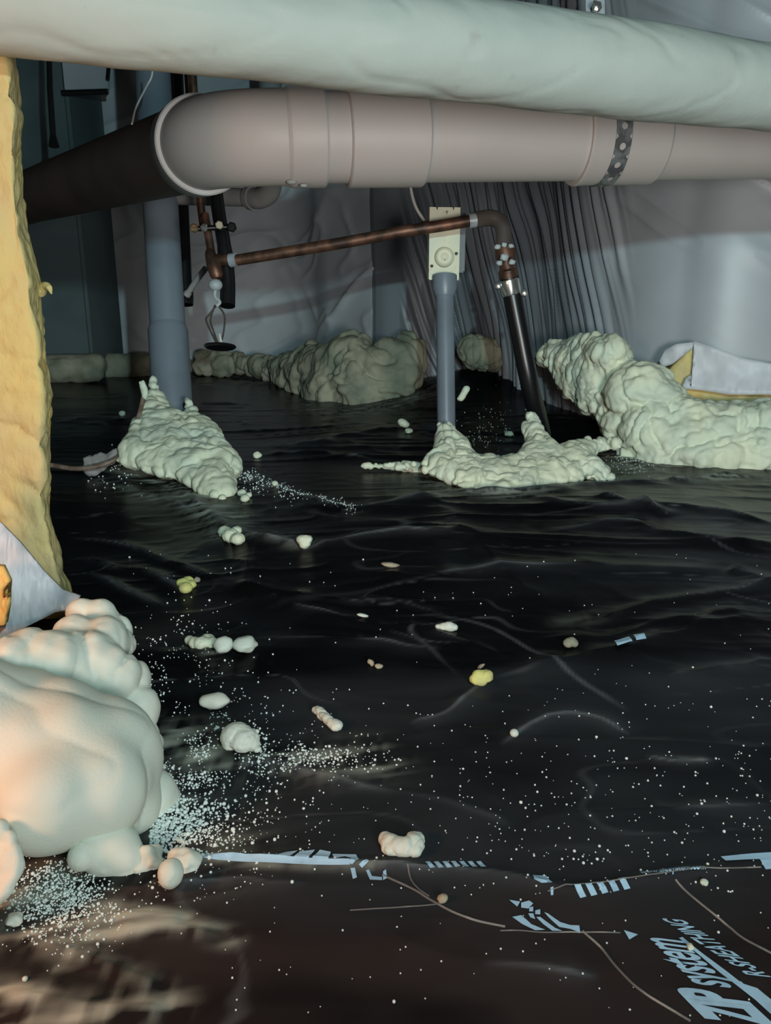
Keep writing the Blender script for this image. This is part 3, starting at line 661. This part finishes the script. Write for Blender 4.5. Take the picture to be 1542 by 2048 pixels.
tp = [(276,762),(285,755),(296,775),(298,790),(290,805),(283,800),(280,780)]
o = foam('foam_tip', fillpoly(tp, lambda x, y: 2.2, 40, 2, 9, 5), .003, .001, 40, M_foam, seed=33); tag(o, 'small foam blob on the upper end of the brown cable', 'foam')
wr = tube('brown_cable', spline([W(287, 795, 2.2), W(275, 840, 2.15), W(255, 885, 2.08), W(235, 915, 2.02), W(195, 932, 2.0), W(150, 937, 2.0), W(100, 930, 2.02)], 40), .0065, M_twig, None, 10); tag(wr, 'thin brown cable bending down the left flank of the riser foam mound', 'cable')
# crumpled film round the cable
poly = [(160,915),(200,905),(235,895),(255,905),(225,930),(200,950),(170,955)]
o = foam('film_scrap', fillpoly(poly, lambda x, y: 2.04, 60, 3, 9, 8), .004, .004, 50, M_grey2, seed=37); tag(o, 'crumpled grey film scrap under the brown cable', 'scrap')

# centre foam mound
CP = [(725,931),(780,925),(845,924),(862,905),(872,880),(875,845),(905,845),(914,860),(938,880),(948,905),(1000,914),(1040,905),(1052,885),(1043,860),(1050,825),(1060,810),(1075,832),(1095,868),(1115,890),(1150,882),(1190,872),(1240,878),(1250,893),(1195,908),(1213,930),(1237,968),(1180,962),(1100,972),(1050,992),(1010,1004),(960,988),(900,967),(850,946),(790,941)]
YC = [(800,2.22),(860,2.14),(920,2.00),(1000,1.78)]
bl = fillpoly(CP, lambda x, y: interp(y, YC), 520, 3, 26, 21)
for i in range(24):
    t = i / 23; p = W(726 + 130 * t, 932 - 3 * t + 8 * t * t, 2.12); s = S(p); rr = (3 + 11 * t) * s; bl.append((p, (rr * 1.8, rr * 1.3, rr)))
for a in range(870, 1180, 30):
    p = W(a, 940, 2.12); s = S(p); bl.append((p, (30 * s,) * 3))
o = foam('foam_mound', bl, .0038, .0085, 21, M_foam, seed=50, smooth=2, warp=1.1, fine=.12, aniso=(1.2, 1, .7)); tag(o, 'pale green foam mound joining the thin conduit and the black hose', 'foam')

# back foam bank
BP = [(385,700),(430,700),(560,712),(596,700),(615,680),(650,692),(690,668),(722,665),(740,686),(780,678),(810,664),(842,680),(852,705),(846,745),(820,792),(800,803),(740,824),(670,828),(600,818),(560,790),(520,757),(480,747),(390,752)]
YB = [(380,5.25),(480,5.1),(560,4.7),(650,3.95),(720,3.75),(860,3.72)]
bl = fillpoly(BP, lambda x, y: interp(x, YB) - (y - 700) / 110 * .15, 360, 6, 40, 31)
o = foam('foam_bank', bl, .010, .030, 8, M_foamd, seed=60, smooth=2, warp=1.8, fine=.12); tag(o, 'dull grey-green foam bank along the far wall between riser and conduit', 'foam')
SP = [(60,712),(200,706),(385,702),(385,752),(240,762),(100,772),(40,770)]
bl = fillpoly(SP, lambda x, y: 4.76 if x < 200 else 5.2, 160, 8, 30, 41)
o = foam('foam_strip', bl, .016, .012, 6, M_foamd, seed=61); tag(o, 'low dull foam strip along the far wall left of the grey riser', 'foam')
SMP = [(914,690),(925,676),(945,668),(975,672),(1000,690),(1006,720),(1000,752),(985,738),(960,742),(935,735),(918,715)]
bl = fillpoly(SMP, lambda x, y: 3.55, 120, 5, 26, 51)
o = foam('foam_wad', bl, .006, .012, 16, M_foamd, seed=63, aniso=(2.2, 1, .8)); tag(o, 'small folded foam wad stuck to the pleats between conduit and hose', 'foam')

# right foam bank
RPY = [(1072,695),(1098,672),(1130,682),(1160,668),(1205,668),(1245,680),(1264,708),(1266,730),(1300,726),(1340,735),(1346,762),(1382,797),(1460,800),(1542,800),(2000,800),(2000,948),(1542,948),(1400,956),(1330,964),(1290,955),(1258,935),(1226,895),(1206,858),(1192,836),(1150,812),(1115,776),(1100,742),(1080,732)]
YR = [(1070,3.05),(1130,2.85),(1200,2.62),(1300,2.44),(1400,2.36),(1542,2.30),(2000,2.22)]
def yr(x, y): return interp(x, YR) - max(0, (y - 780) / 170) * .16
bl = fillpoly(RPY, yr, 700, 8, 44, 61)
for a, b, r_, o_ in ((1222,712,40,-.03),(1275,785,62,-.06),(1240,850,40,-.04),(1320,800,45,-.03),(1300,860,60,-.02)):
    p = W(a, b, yr(a, b) + o_); s = S(p); bl.append((p, (r_ * s,) * 3))
o = foam('foam_bank', bl, .0065, .016, 15, M_foam, seed=71, smooth=2, warp=1.6, fine=.22); tag(o, 'bright pale green foam bank along the foot of the right wall', 'foam')

# ------------------------------------------------------------------ torn facing over the right foam bank
def sheet(name, pts, Yf, m, parent, th=.004, sub=5, rip=.004, seed=0):
    bm = bmesh.new(); P3 = []
    ctr = (sum(p[0] for p in pts) / len(pts), sum(p[1] for p in pts) / len(pts))
    dense = []
    for i in range(len(pts)):
        a, b = pts[i], pts[(i + 1) % len(pts)]; k = max(1, int(math.hypot(b[0] - a[0], b[1] - a[1]) / 14))
        for j in range(k): t = j / k; dense.append((a[0] + (b[0] - a[0]) * t, a[1] + (b[1] - a[1]) * t))
    f = bm.faces.new([bm.verts.new((a, 0, b)) for a, b in dense]); bmesh.ops.triangulate(bm, faces=[f])
    for _ in range(3):
        es = [e for e in bm.edges if e.calc_length() > 14]
        if es: bmesh.ops.subdivide_edges(bm, edges=es, cuts=1); bmesh.ops.triangulate(bm, faces=[f for f in bm.faces if len(f.verts) > 3])
    A = np.array([(v.co.x, v.co.z, 0) for v in bm.verts]); nz_ = noise(A / 28., seed) * rip + np.abs(noise(A / 13., seed + 2)) * rip * .8
    for v, dn in zip(bm.verts, nz_): px, py = v.co.x, v.co.z; v.co = W(px, py, Yf(px, py) + dn)
    bmesh.ops.solidify(bm, geom=bm.faces[:], thickness=th)
    me = bpy.data.meshes.new(name); bm.to_mesh(me); bm.free(); return link(name, me, m, parent)
tf = thing('torn_insulation_batt', W(1450, 760, 2.5), 'yellow insulation batt with torn white facing above the right foam bank', 'insulation')
yw = lambda x, y: interp(x, WALL)
batt = sheet('batt', [(1330,745),(1345,738),(1388,690),(1440,705),(1542,728),(2000,745),(2000,812),(1542,806),(1400,804),(1360,785)], lambda x, y: yw(x, y) - .125, M_batt, tf, th=.05, rip=.006, seed=3)
sheet('facing_flap', [(1388,682),(1440,698),(1490,717),(1542,727),(1700,738),(2000,745),(2000,792),(1700,790),(1542,789),(1460,789),(1400,780),(1363,777),(1372,757),(1386,747)], lambda x, y: yw(x, y) - .150 - max(0, (y - 740) / 50) * .03, M_facing_l, tf, th=.003, rip=.005, seed=5)
sheet('facing_tongue', [(1318,722),(1330,700),(1352,688),(1388,684),(1385,697),(1362,715),(1345,728),(1326,735)], lambda x, y: yw(x, y) - .155, M_facing_l, tf, th=.003, rip=.008, seed=8)

# ------------------------------------------------------------------ yellow batt at the left edge
BE = [(-260,60),(30,60),(36,105),(44,180),(56,235),(50,300),(52,350),(60,440),(74,520),(86,575),(92,640),(100,720),(106,800),(104,880),(108,960),(106,1020),(122,1080),(132,1130),(150,1185),(170,1230),(-260,1280)]
bt = thing('yellow_insulation_batt', W(0, 1250, 1.0), 'tall yellow fiberglass batt hanging at the left edge above the huge foam lump', 'insulation')
fr_ = [W(a - 22, b, .99) for a, b in BE]; bk_ = [W(a - 9, b, 1.14) for a, b in BE]; n = len(BE)
pv = [tuple(p) for p in fr_ + bk_]; pf = [tuple(range(n))[::-1], tuple(range(n, 2 * n))] + [(i, (i + 1) % n, n + (i + 1) % n, n + i) for i in range(n)]
foam('batt', [], .005, .0075, 13, M_batt, bt, seed=90, smooth=5, warp=1.0, fine=.35, prisms=[(pv, pf)])
tube('frayed_tuft', spline([W(80, 585, 1.06), W(90, 572, 1.05), W(98, 575, 1.04), W(103, 588, 1.04)], 10), [.007, .007, .006, .006, .005, .005, .004, .004, .003, .002, .001], M_batt, bt, 10)
sheet('facing_paper', [(-200,980),(0,1045),(40,1085),(85,1140),(125,1180),(160,1192),(150,1215),(110,1225),(60,1250),(10,1275),(-200,1330)], lambda x, y: .86 + (x / 160) * .05 - max(0, (y - 1150)) / 100 * .03, M_facing_l, bt, th=.003, rip=.003, seed=12)
sheet('yellow_fringe', [(-60,1130),(2,1135),(16,1165),(14,1215),(8,1250),(-60,1260)], lambda x, y: .80, M_batt, bt, th=.01, rip=.008, seed=15)
tag(bpy.data.objects['facing_paper'], None, None)['label'] = 'white facing paper folded over the foot of the batt'

# ------------------------------------------------------------------ loose foam crumbs on the sheet
def crumb(name, px, py, wpx, hpx, label, m=M_foam, tilt=0, seed=1, lumpy=.3, cat='foam crumb', yaw=0, group=None, lift=.32, sub=3):
    p = GH(px, py + hpx * .35); s = S(p); rx, rz = wpx * s / 2, hpx * s / 2 * .9; ryy = min(rx, rz * 1.6)
    iv, ifc = ico(sub); v = iv * (1 + lumpy * noise(iv * 1.6 + seed * 3.1, seed)[:, None] - .25 * lumpy * np.abs(noise(iv * 4 + seed, seed + 3))[:, None]) * np.array([rx, ryy, rz])
    c, sn = math.cos(tilt), math.sin(tilt); v = np.stack([v[:, 0] * c - v[:, 2] * sn, v[:, 1], v[:, 0] * sn + v[:, 2] * c], 1)
    c, sn = math.cos(yaw), math.sin(yaw); v = np.stack([v[:, 0] * c - v[:, 1] * sn, v[:, 0] * sn + v[:, 1] * c, v[:, 2]], 1)
    v[:, 2] -= v[:, 2].min() + .0006; v += np.array(p)
    return tag(link(name, mesh(name, v, ifc), m), label, cat, group)
def multi(name, parts, label, m=M_foam, cat='foam crumb', amp=.0015, freq=60, vox=None, seed=1, upright=False):
    bl = []; by = max(q[1] + q[2] for q in parts); g0 = GH(sum(q[0] for q in parts) / len(parts), by)
    for px, py, r in parts:
        p = GH(px, py + r * .8) if not upright else W(px, py + r * .6, g0.y + (by - py) * S(g0) * .4); s = S(p); r *= 1.3; bl.append((p + Vector((0, 0, r * s * .55)), (r * s, r * s, r * s * .8)))
    vox = vox or S(bl[0][0]) * 1.5
    return tag(foam(name, bl, vox, amp, freq, m, seed=seed, smooth=9), label, cat)
multi('foam_crumb', [(380,1280,9),(392,1284,12),(404,1284,13),(416,1279,13),(425,1284,11)], 'flat ragged foam crumb, leftmost of the three in a row', M_foam, seed=2)
crumb('foam_crumb', 447, 1292, 44, 36, 'rounded foam crumb, middle of the three in a row', M_foamw, .3, 3, .18)
crumb('foam_crumb', 491, 1291, 48, 33, 'bean shaped foam crumb, rightmost of the three in a row', M_foamw, .0, 4, .18)
crumb('foam_crumb', 430, 1403, 60, 32, 'smooth oval foam crumb below the row of three', M_foamw, 0, 5, .12)
multi('foam_crumb', [(475,1468,26),(488,1475,24),(466,1478,18),(505,1488,12),(515,1498,7),(514,1462,6)], 'large round foam crumb with a small tail among the white specks', M_foamw, seed=3)
multi('foam_crumb', [(634,1418,8),(639,1422,9),(644,1427,9),(650,1432,9),(656,1438,10),(661,1442,10),(666,1446,11),(672,1450,11)], 'finger shaped foam crumb lying slantwise right of the round one', M_foamw, seed=4)
multi('foam_crumb', [(773,1676,12),(782,1684,16),(796,1690,17),(812,1690,17),(828,1684,17),(834,1676,14),(824,1670,9),(780,1694,14),(826,1696,14)], 'curled foam crumb like a bean above the printed seam', M_foamw, seed=5)
crumb('foam_ball', 1028, 1466, 18, 18, 'tiny round white foam ball alone on the dark sheet', M_foamw, 0, 6, .05, cat='foam ball')
multi('yellow_crumb', [(950,1360,10),(958,1352,11),(972,1350,11),(976,1356,9),(962,1362,10)], 'yellow green clump of foam near the middle of the sheet', M_yel, seed=6, upright=True)
crumb('tan_flake', 962, 1334, 16, 8, 'tan flake right behind the yellow green clump', M_tan, .6, 7, .3, cat='flake', sub=2)
multi('foam_crumb', [(876,1252,6),(886,1252,8),(898,1252,10),(906,1254,8)], 'small flat foam crumb behind the yellow green clump', M_foamw, seed=7)
multi('foam_crumb', [(366,1164,10),(376,1160,9),(372,1174,11),(384,1168,8)], 'yellowish ragged foam crumb below the riser mound at the left', M_yel, seed=8)
multi('foam_crumb', [(604,1080,10),(615,1079,9),(610,1088,10)], 'knobbly foam crumb right of the mound trail', M_foam, seed=9, upright=True)
multi('foam_crumb', [(450,1062,12),(462,1070,14),(476,1076,12),(474,1060,9)], 'foam crumb at the lower tip of the overspray smear', M_foam, seed=10)
crumb('foam_crumb', 515, 911, 18, 15, 'small foam crumb right of the riser mound', M_foam, 0, 11, .2)
multi('foam_crumb', [(802,843,6),(806,847,8),(811,850,7)], 'upper of two pale crumbs left of the thin conduit', M_foam, seed=11, upright=True)
crumb('foam_crumb', 818, 862, 17, 12, 'lower of two pale crumbs left of the thin conduit', M_foam, 0, 12, .2)
crumb('tan_flake', 780, 1130, 38, 12, 'flat tan flake on the sheet in front of the centre mound', M_tan, -.1, 13, .3, cat='flake', sub=2)
crumb('tan_flake', 742, 1325, 16, 14, 'left of two small tan flakes left of the yellow green clump', M_tan, -.5, 14, .3, cat='flake', sub=2)
crumb('tan_flake', 757, 1332, 18, 10, 'right of two small tan flakes left of the yellow green clump', M_tan, 0, 15, .3, cat='flake', sub=2)
crumb('teal_flake', 725, 1231, 25, 8, 'small pale teal flake behind the wrinkles', M_foamw, -.2, 16, .2, cat='flake', sub=2)
crumb('tan_flake', 885, 1797, 24, 14, 'orange tan leaf scrap just below the printed seam', M_tan, .4, 17, .4, cat='flake', sub=2)
crumb('foam_ball', 1380, 1893, 14, 16, 'yellowish foam ball near the lower right lettering', M_foam, 0, 18, .15, cat='foam ball')
crumb('foam_crumb', 1408, 1764, 16, 12, 'yellowish crumb on the seam at the right', M_foam, 0, 19, .3)
crumb('foam_ball', 50, 1956, 11, 11, 'tiny foam ball in the lower left corner', M_foamw, 0, 20, .1, cat='foam ball')
multi('foam_crumb', [(1137,1287,9),(1142,1283,9),(1147,1287,8)], 'small cone shaped foam crumb left of the blue printed squares', M_foamd, seed=12, upright=True)
multi('foam_crumb', [(490,996,8),(484,985,8),(498,990,6)], 'little foam crumb at the foot of the riser mound', M_foam, seed=13)
crumb('foam_crumb', 550, 968, 14, 12, 'foam crumb on the ridge right of the riser mound', M_foam, 0, 22, .2)
crumb('foam_crumb', 245, 828, 13, 13, 'tiny pale crumb left of the riser mound', M_foam, 0, 23, .1)
multi('foam_stick', [(933,778,6),(931,782,6),(929,786,6),(926,790,6),(924,794,6),(921,798,6)], 'short pale foam stick standing behind the thin conduit', M_foam, cat='foam crumb', seed=14, upright=True)
crumb('foam_crumb', 1018, 868, 18, 14, 'pale crumb in the dark recess left of the black hose', M_foam, 0, 24, .2)
crumb('foam_crumb', 30, 1838, 36, 26, 'rough foam crumb at the left edge below the dribble', M_foamw, 0, 25, .3)
crumb('foam_crumb', 395, 1160, 14, 12, 'small dull crumb right of the yellowish ragged one', M_foamd, 0, 26, .2)

# ------------------------------------------------------------------ fine overspray droplets: nobody could count them
rnd = random.Random(5); iv, ifc = ico(1); ifc = np.array(ifc); VV = []; FF = []; cnt = 0; PX = []
def spray(n, fx, fy, smin, smax, keep=lambda x, y: 1):
    k = 0
    while k < n:
        x, y = fx(), fy()
        if y > 2100 or y < 700 or x < -200 or x > 1750: continue
        k += 1
        if rnd.random() > keep(x, y): continue
        PX.append((x, y, (smin + (smax - smin) * rnd.random() ** 1.8) * (1.7 if rnd.random() < .12 else 1.1)))
def clump(x, y):
    return max(0, min(1, .55 + 1.1 * float(noise(np.array([[x / 40., y / 28., 0]]), 5)[0])))
spray(2300, lambda: 300 + abs(rnd.gauss(0, 130)), lambda: rnd.gauss(1560, 105), 2.0, 5.2, clump)
spray(1300, lambda: 300 + abs(rnd.gauss(0, 70)), lambda: rnd.gauss(1655, 38), 3.0, 7.5, lambda x, y: 1)
spray(700, lambda: rnd.gauss(560, 120), lambda: rnd.gauss(1525, 20), 2.5, 6, clump)
spray(320, lambda: rnd.gauss(340, 70), lambda: rnd.gauss(1290, 70), 2, 4.5, clump)
spray(420, lambda: rnd.uniform(400, 1560), lambda: rnd.uniform(1380, 1760), 2, 4.5, lambda x, y: .8)
spray(260, lambda: rnd.uniform(900, 1560), lambda: rnd.uniform(1500, 1800), 2.5, 5.5, lambda x, y: .8)
spray(110, lambda: rnd.uniform(350, 1542), lambda: rnd.uniform(1760, 2048), 2.5, 5.5, lambda x, y: .7)
spray(120, lambda: rnd.uniform(350, 1542), lambda: rnd.uniform(1130, 1400), 2, 4, lambda x, y: .6)
spray(1500, lambda: rnd.gauss(120, 55), lambda: rnd.gauss(1800, 42), 2.5, 6.0, lambda x, y: 1)
spray(320, lambda: rnd.gauss(560, 60), lambda: 0, 1.5, 4) if False else None
for _ in range(420):
    t = rnd.random() ** 1.3; PX.append((485 + t * 225 + rnd.gauss(0, 10), 940 + t * 95 + abs(rnd.gauss(0, 20)) * (1 - t * .8) + rnd.gauss(0, 4), rnd.uniform(1.5, 5) * (1 - t * .4)))
for _ in range(160):
    PX.append((rnd.gauss(1262, 25), rnd.gauss(922, 14), rnd.uniform(1.5, 3)))
for _ in range(120):
    PX.append((rnd.gauss(985, 30), rnd.gauss(865, 16), rnd.uniform(1.2, 2.8)))
for _ in range(60):
    PX.append((rnd.gauss(225, 25), rnd.gauss(950, 22), rnd.uniform(2, 5)))
A = np.array([(G(x, y).x, G(x, y).y) for x, y, s_ in PX]); zz = Hf(A[:, 0], A[:, 1])
for (x, y, s_), (gx_, gy_), z_ in zip(PX, A, zz):
    s = gy_ * .97 / FPX + .0001; r_ = s_ * .40 * s
    if gy_ < .3: continue
    VV.append(iv * np.array([r_, r_, r_ * rnd.uniform(.7, 1.3)]) + np.array([gx_, gy_, z_ + r_ * .4])); FF.append(ifc + cnt * len(iv)); cnt += 1
o = link('foam_overspray', np_mesh('foam_overspray', np.vstack(VV), np.vstack(FF)), M_mist); tag(o, 'fine white foam droplets scattered over the black ground sheet', 'overspray', kind='stuff')

# ------------------------------------------------------------------ printing on the sheet, and its creases
def drape(name, bm, m=M_print, off=.0009, cut=.006):
    for _ in range(4):
        es = [e for e in bm.edges if e.calc_length() > cut]
        if not es: break
        bmesh.ops.subdivide_edges(bm, edges=es, cuts=1); bmesh.ops.triangulate(bm, faces=[f for f in bm.faces if len(f.verts) > 3])
    A = np.array([v.co for v in bm.verts]); z = Hf(A[:, 0], A[:, 1])
    for v, h in zip(bm.verts, z): v.co.z = h + off
    me = bpy.data.meshes.new(name); bm.to_mesh(me); bm.free(); o = link(name, me, m, floor, smooth=False); return o
def quads(name, polys, **k):
    bm = bmesh.new()
    for p in polys:
        f = bm.faces.new([bm.verts.new((G(a, b).x, G(a, b).y, 0)) for a, b in p]); bmesh.ops.recalc_face_normals(bm, faces=[f])
    bmesh.ops.triangulate(bm, faces=bm.faces[:]); return drape(name, bm, **k)
def lettering(name, txt, p0, p1, ptop, bold=.0, sx=1.0, shear=0, spacing=1.0):
    """text whose baseline runs from p0 to p1 and whose top side lies toward ptop (pixels on the ground)"""
    cu = bpy.data.curves.new('t', 'FONT'); cu.body = txt; cu.offset = bold; cu.shear = shear; cu.space_character = spacing; cu.resolution_u = 4
    o = bpy.data.objects.new('t', cu); COL.objects.link(o); dg = bpy.context.evaluated_depsgraph_get(); dg.update()
    me = bpy.data.meshes.new_from_object(o.evaluated_get(dg)); bpy.data.objects.remove(o)
    bm = bmesh.new(); bm.from_mesh(me); xs_ = [v.co.x for v in bm.verts]; ys_ = [v.co.y for v in bm.verts]; x0, x1 = min(xs_), max(xs_); y1 = max(ys_)
    a, b, c = G(*p0), G(*p1), G(*ptop)
    for v in bm.verts:
        q = a + (b - a) * ((v.co.x - x0) / (x1 - x0)) + (c - a) * (v.co.y / y1); v.co = Vector((q.x, q.y, 0))
    return drape(name, bm, cut=.008)
# large logo lettering, read from the lower right up to the left
L1 = lettering('printed_lettering', 'ZIP', (1548, 2068), (1472, 1996), (1412, 2050), bold=.045, spacing=.9)
L2 = lettering('printed_lettering', 'system', (1462, 1986), (1362, 1890), (1372, 1974), bold=.018, spacing=.95)
quads('printed_stripe', [[(1357,1884),(1364,1882),(1400,1912),(1450,1950),(1482,1976),(1474,1982),(1440,1955),(1395,1916)], [(1482,1976),(1513,1985),(1545,2012),(1600,2060),(1600,2100),(1542,2040),(1510,2010),(1474,1982)]])
L3 = lettering('printed_lettering', 'R-SHEATHING', (1540, 1962), (1365, 1848), (1490, 1957), bold=.02, spacing=1.0)
quads('printed_patch', [[(1247,1868),(1275,1877),(1258,1887)]])
# logo squashed along the seam
quads('printed_stripe', [[(390,1716),(540,1722),(700,1732),(700,1740),(540,1733),(390,1728)]])
quads('printed_letters', [[(586,1729),(600,1710),(630,1706),(615,1731)], [(622,1731),(640,1706),(662,1711),(656,1732)], [(665,1716),(712,1717),(718,1732),(704,1740),(694,1735),(704,1727),(690,1722),(668,1730)],
                          [(548,1724),(572,1712),(596,1708),(580,1724)], [(701,1745),(710,1745),(714,1762),(706,1765)], [(718,1741),(734,1733),(738,1738),(724,1746)], [(732,1750),(738,1749),(744,1760),(764,1762),(764,1768),(740,1767)], [(766,1752),(772,1749),(774,1764),(766,1768)]])
pl = []
for i in range(7):
    x = 850 + i * 17; pl.append([(x, 1733 - i * .3), (x + 9, 1732 - i * .3), (x + 20, 1747 - i * .3), (x + 10, 1748 - i * .3)])
quads('printed_bars', pl)
pl = [[(1064, 1762), (1092, 1761), (1098, 1774), (1104, 1782), (1082, 1780), (1068, 1774)], [(1100, 1788), (1106, 1787), (1106, 1800), (1101, 1800)]]
for i in range(5):
    x = 1147 + i * 22; y = 1786 - i * 4; pl.append([(x, y), (x + 13, y - 1), (x + 25, y + 16), (x + 13, y + 19)])
quads('printed_bars', pl)
L4 = lettering('printed_lettering', 'www.zipsystem.com', (1280, 1763), (1410, 1754), (1278, 1752), bold=.02)
quads('printed_stripe', [[(1440,1723),(1500,1718),(1560,1714),(1560,1728),(1450,1733)], [(1516,1728),(1560,1724),(1560,1746),(1530,1749)]])
quads('printed_marks', [[(1018,1806),(1040,1810),(1034,1820)], [(1042,1812),(1058,1808),(1066,1814),(1056,1824),(1042,1822)], [(1058,1822),(1066,1820),(1066,1830),(1058,1830)], [(1070,1828),(1080,1826),(1080,1837),(1070,1836)],
                        [(1056,1834),(1066,1834),(1070,1846),(1060,1843)], [(1072,1842),(1080,1842),(1110,1864),(1124,1870),(1104,1870),(1086,1856)], [(1088,1832),(1096,1836),(1120,1852),(1140,1858),(1158,1858),(1160,1872),(1140,1866),(1118,1862),(1096,1842)],
                        [(1024,1842),(1042,1838),(1062,1856),(1090,1868),(1070,1869),(1044,1856)]])
quads('printed_squares', [[(1226,1310),(1255,1303),(1262,1314),(1232,1322)], [(1264,1300),(1284,1298),(1290,1308),(1270,1312)]], off=.004)
def crease(pts, wd, nm='crease', m=M_crease):  # pale tube standing for light caught along a sheet crease
    P3 = spline([(G(x, y).x, G(x, y).y, 0) for x, y in pts], 60); z = Hf([p[0] for p in P3], [p[1] for p in P3])
    o = tube(nm, [(p[0], p[1], h + .0004) for p, h in zip(P3, z)], wd, m, floor, 8, flat=1); return o
crease([(765,1757),(820,1782),(870,1812),(930,1842),(1010,1860)], .0009)
crease([(815,1742),(822,1765),(838,1785),(858,1800)], .0006)
crease([(1165,1868),(1200,1900),(1228,1935),(1262,1972),(1290,1995),(1330,2020),(1380,2050)], .0009)
crease([(1350,1770),(1372,1790),(1430,1838),(1480,1880),(1545,1915)], .0009)
crease([(1095,1792),(1150,1782),(1240,1772),(1300,1764),(1400,1752),(1520,1744)], .0006)
crease([(1000,1868),(1040,1868),(1090,1872),(1180,1870),(1240,1872)], .0005)
crease([(700,1825),(800,1820),(880,1815)], .0005)
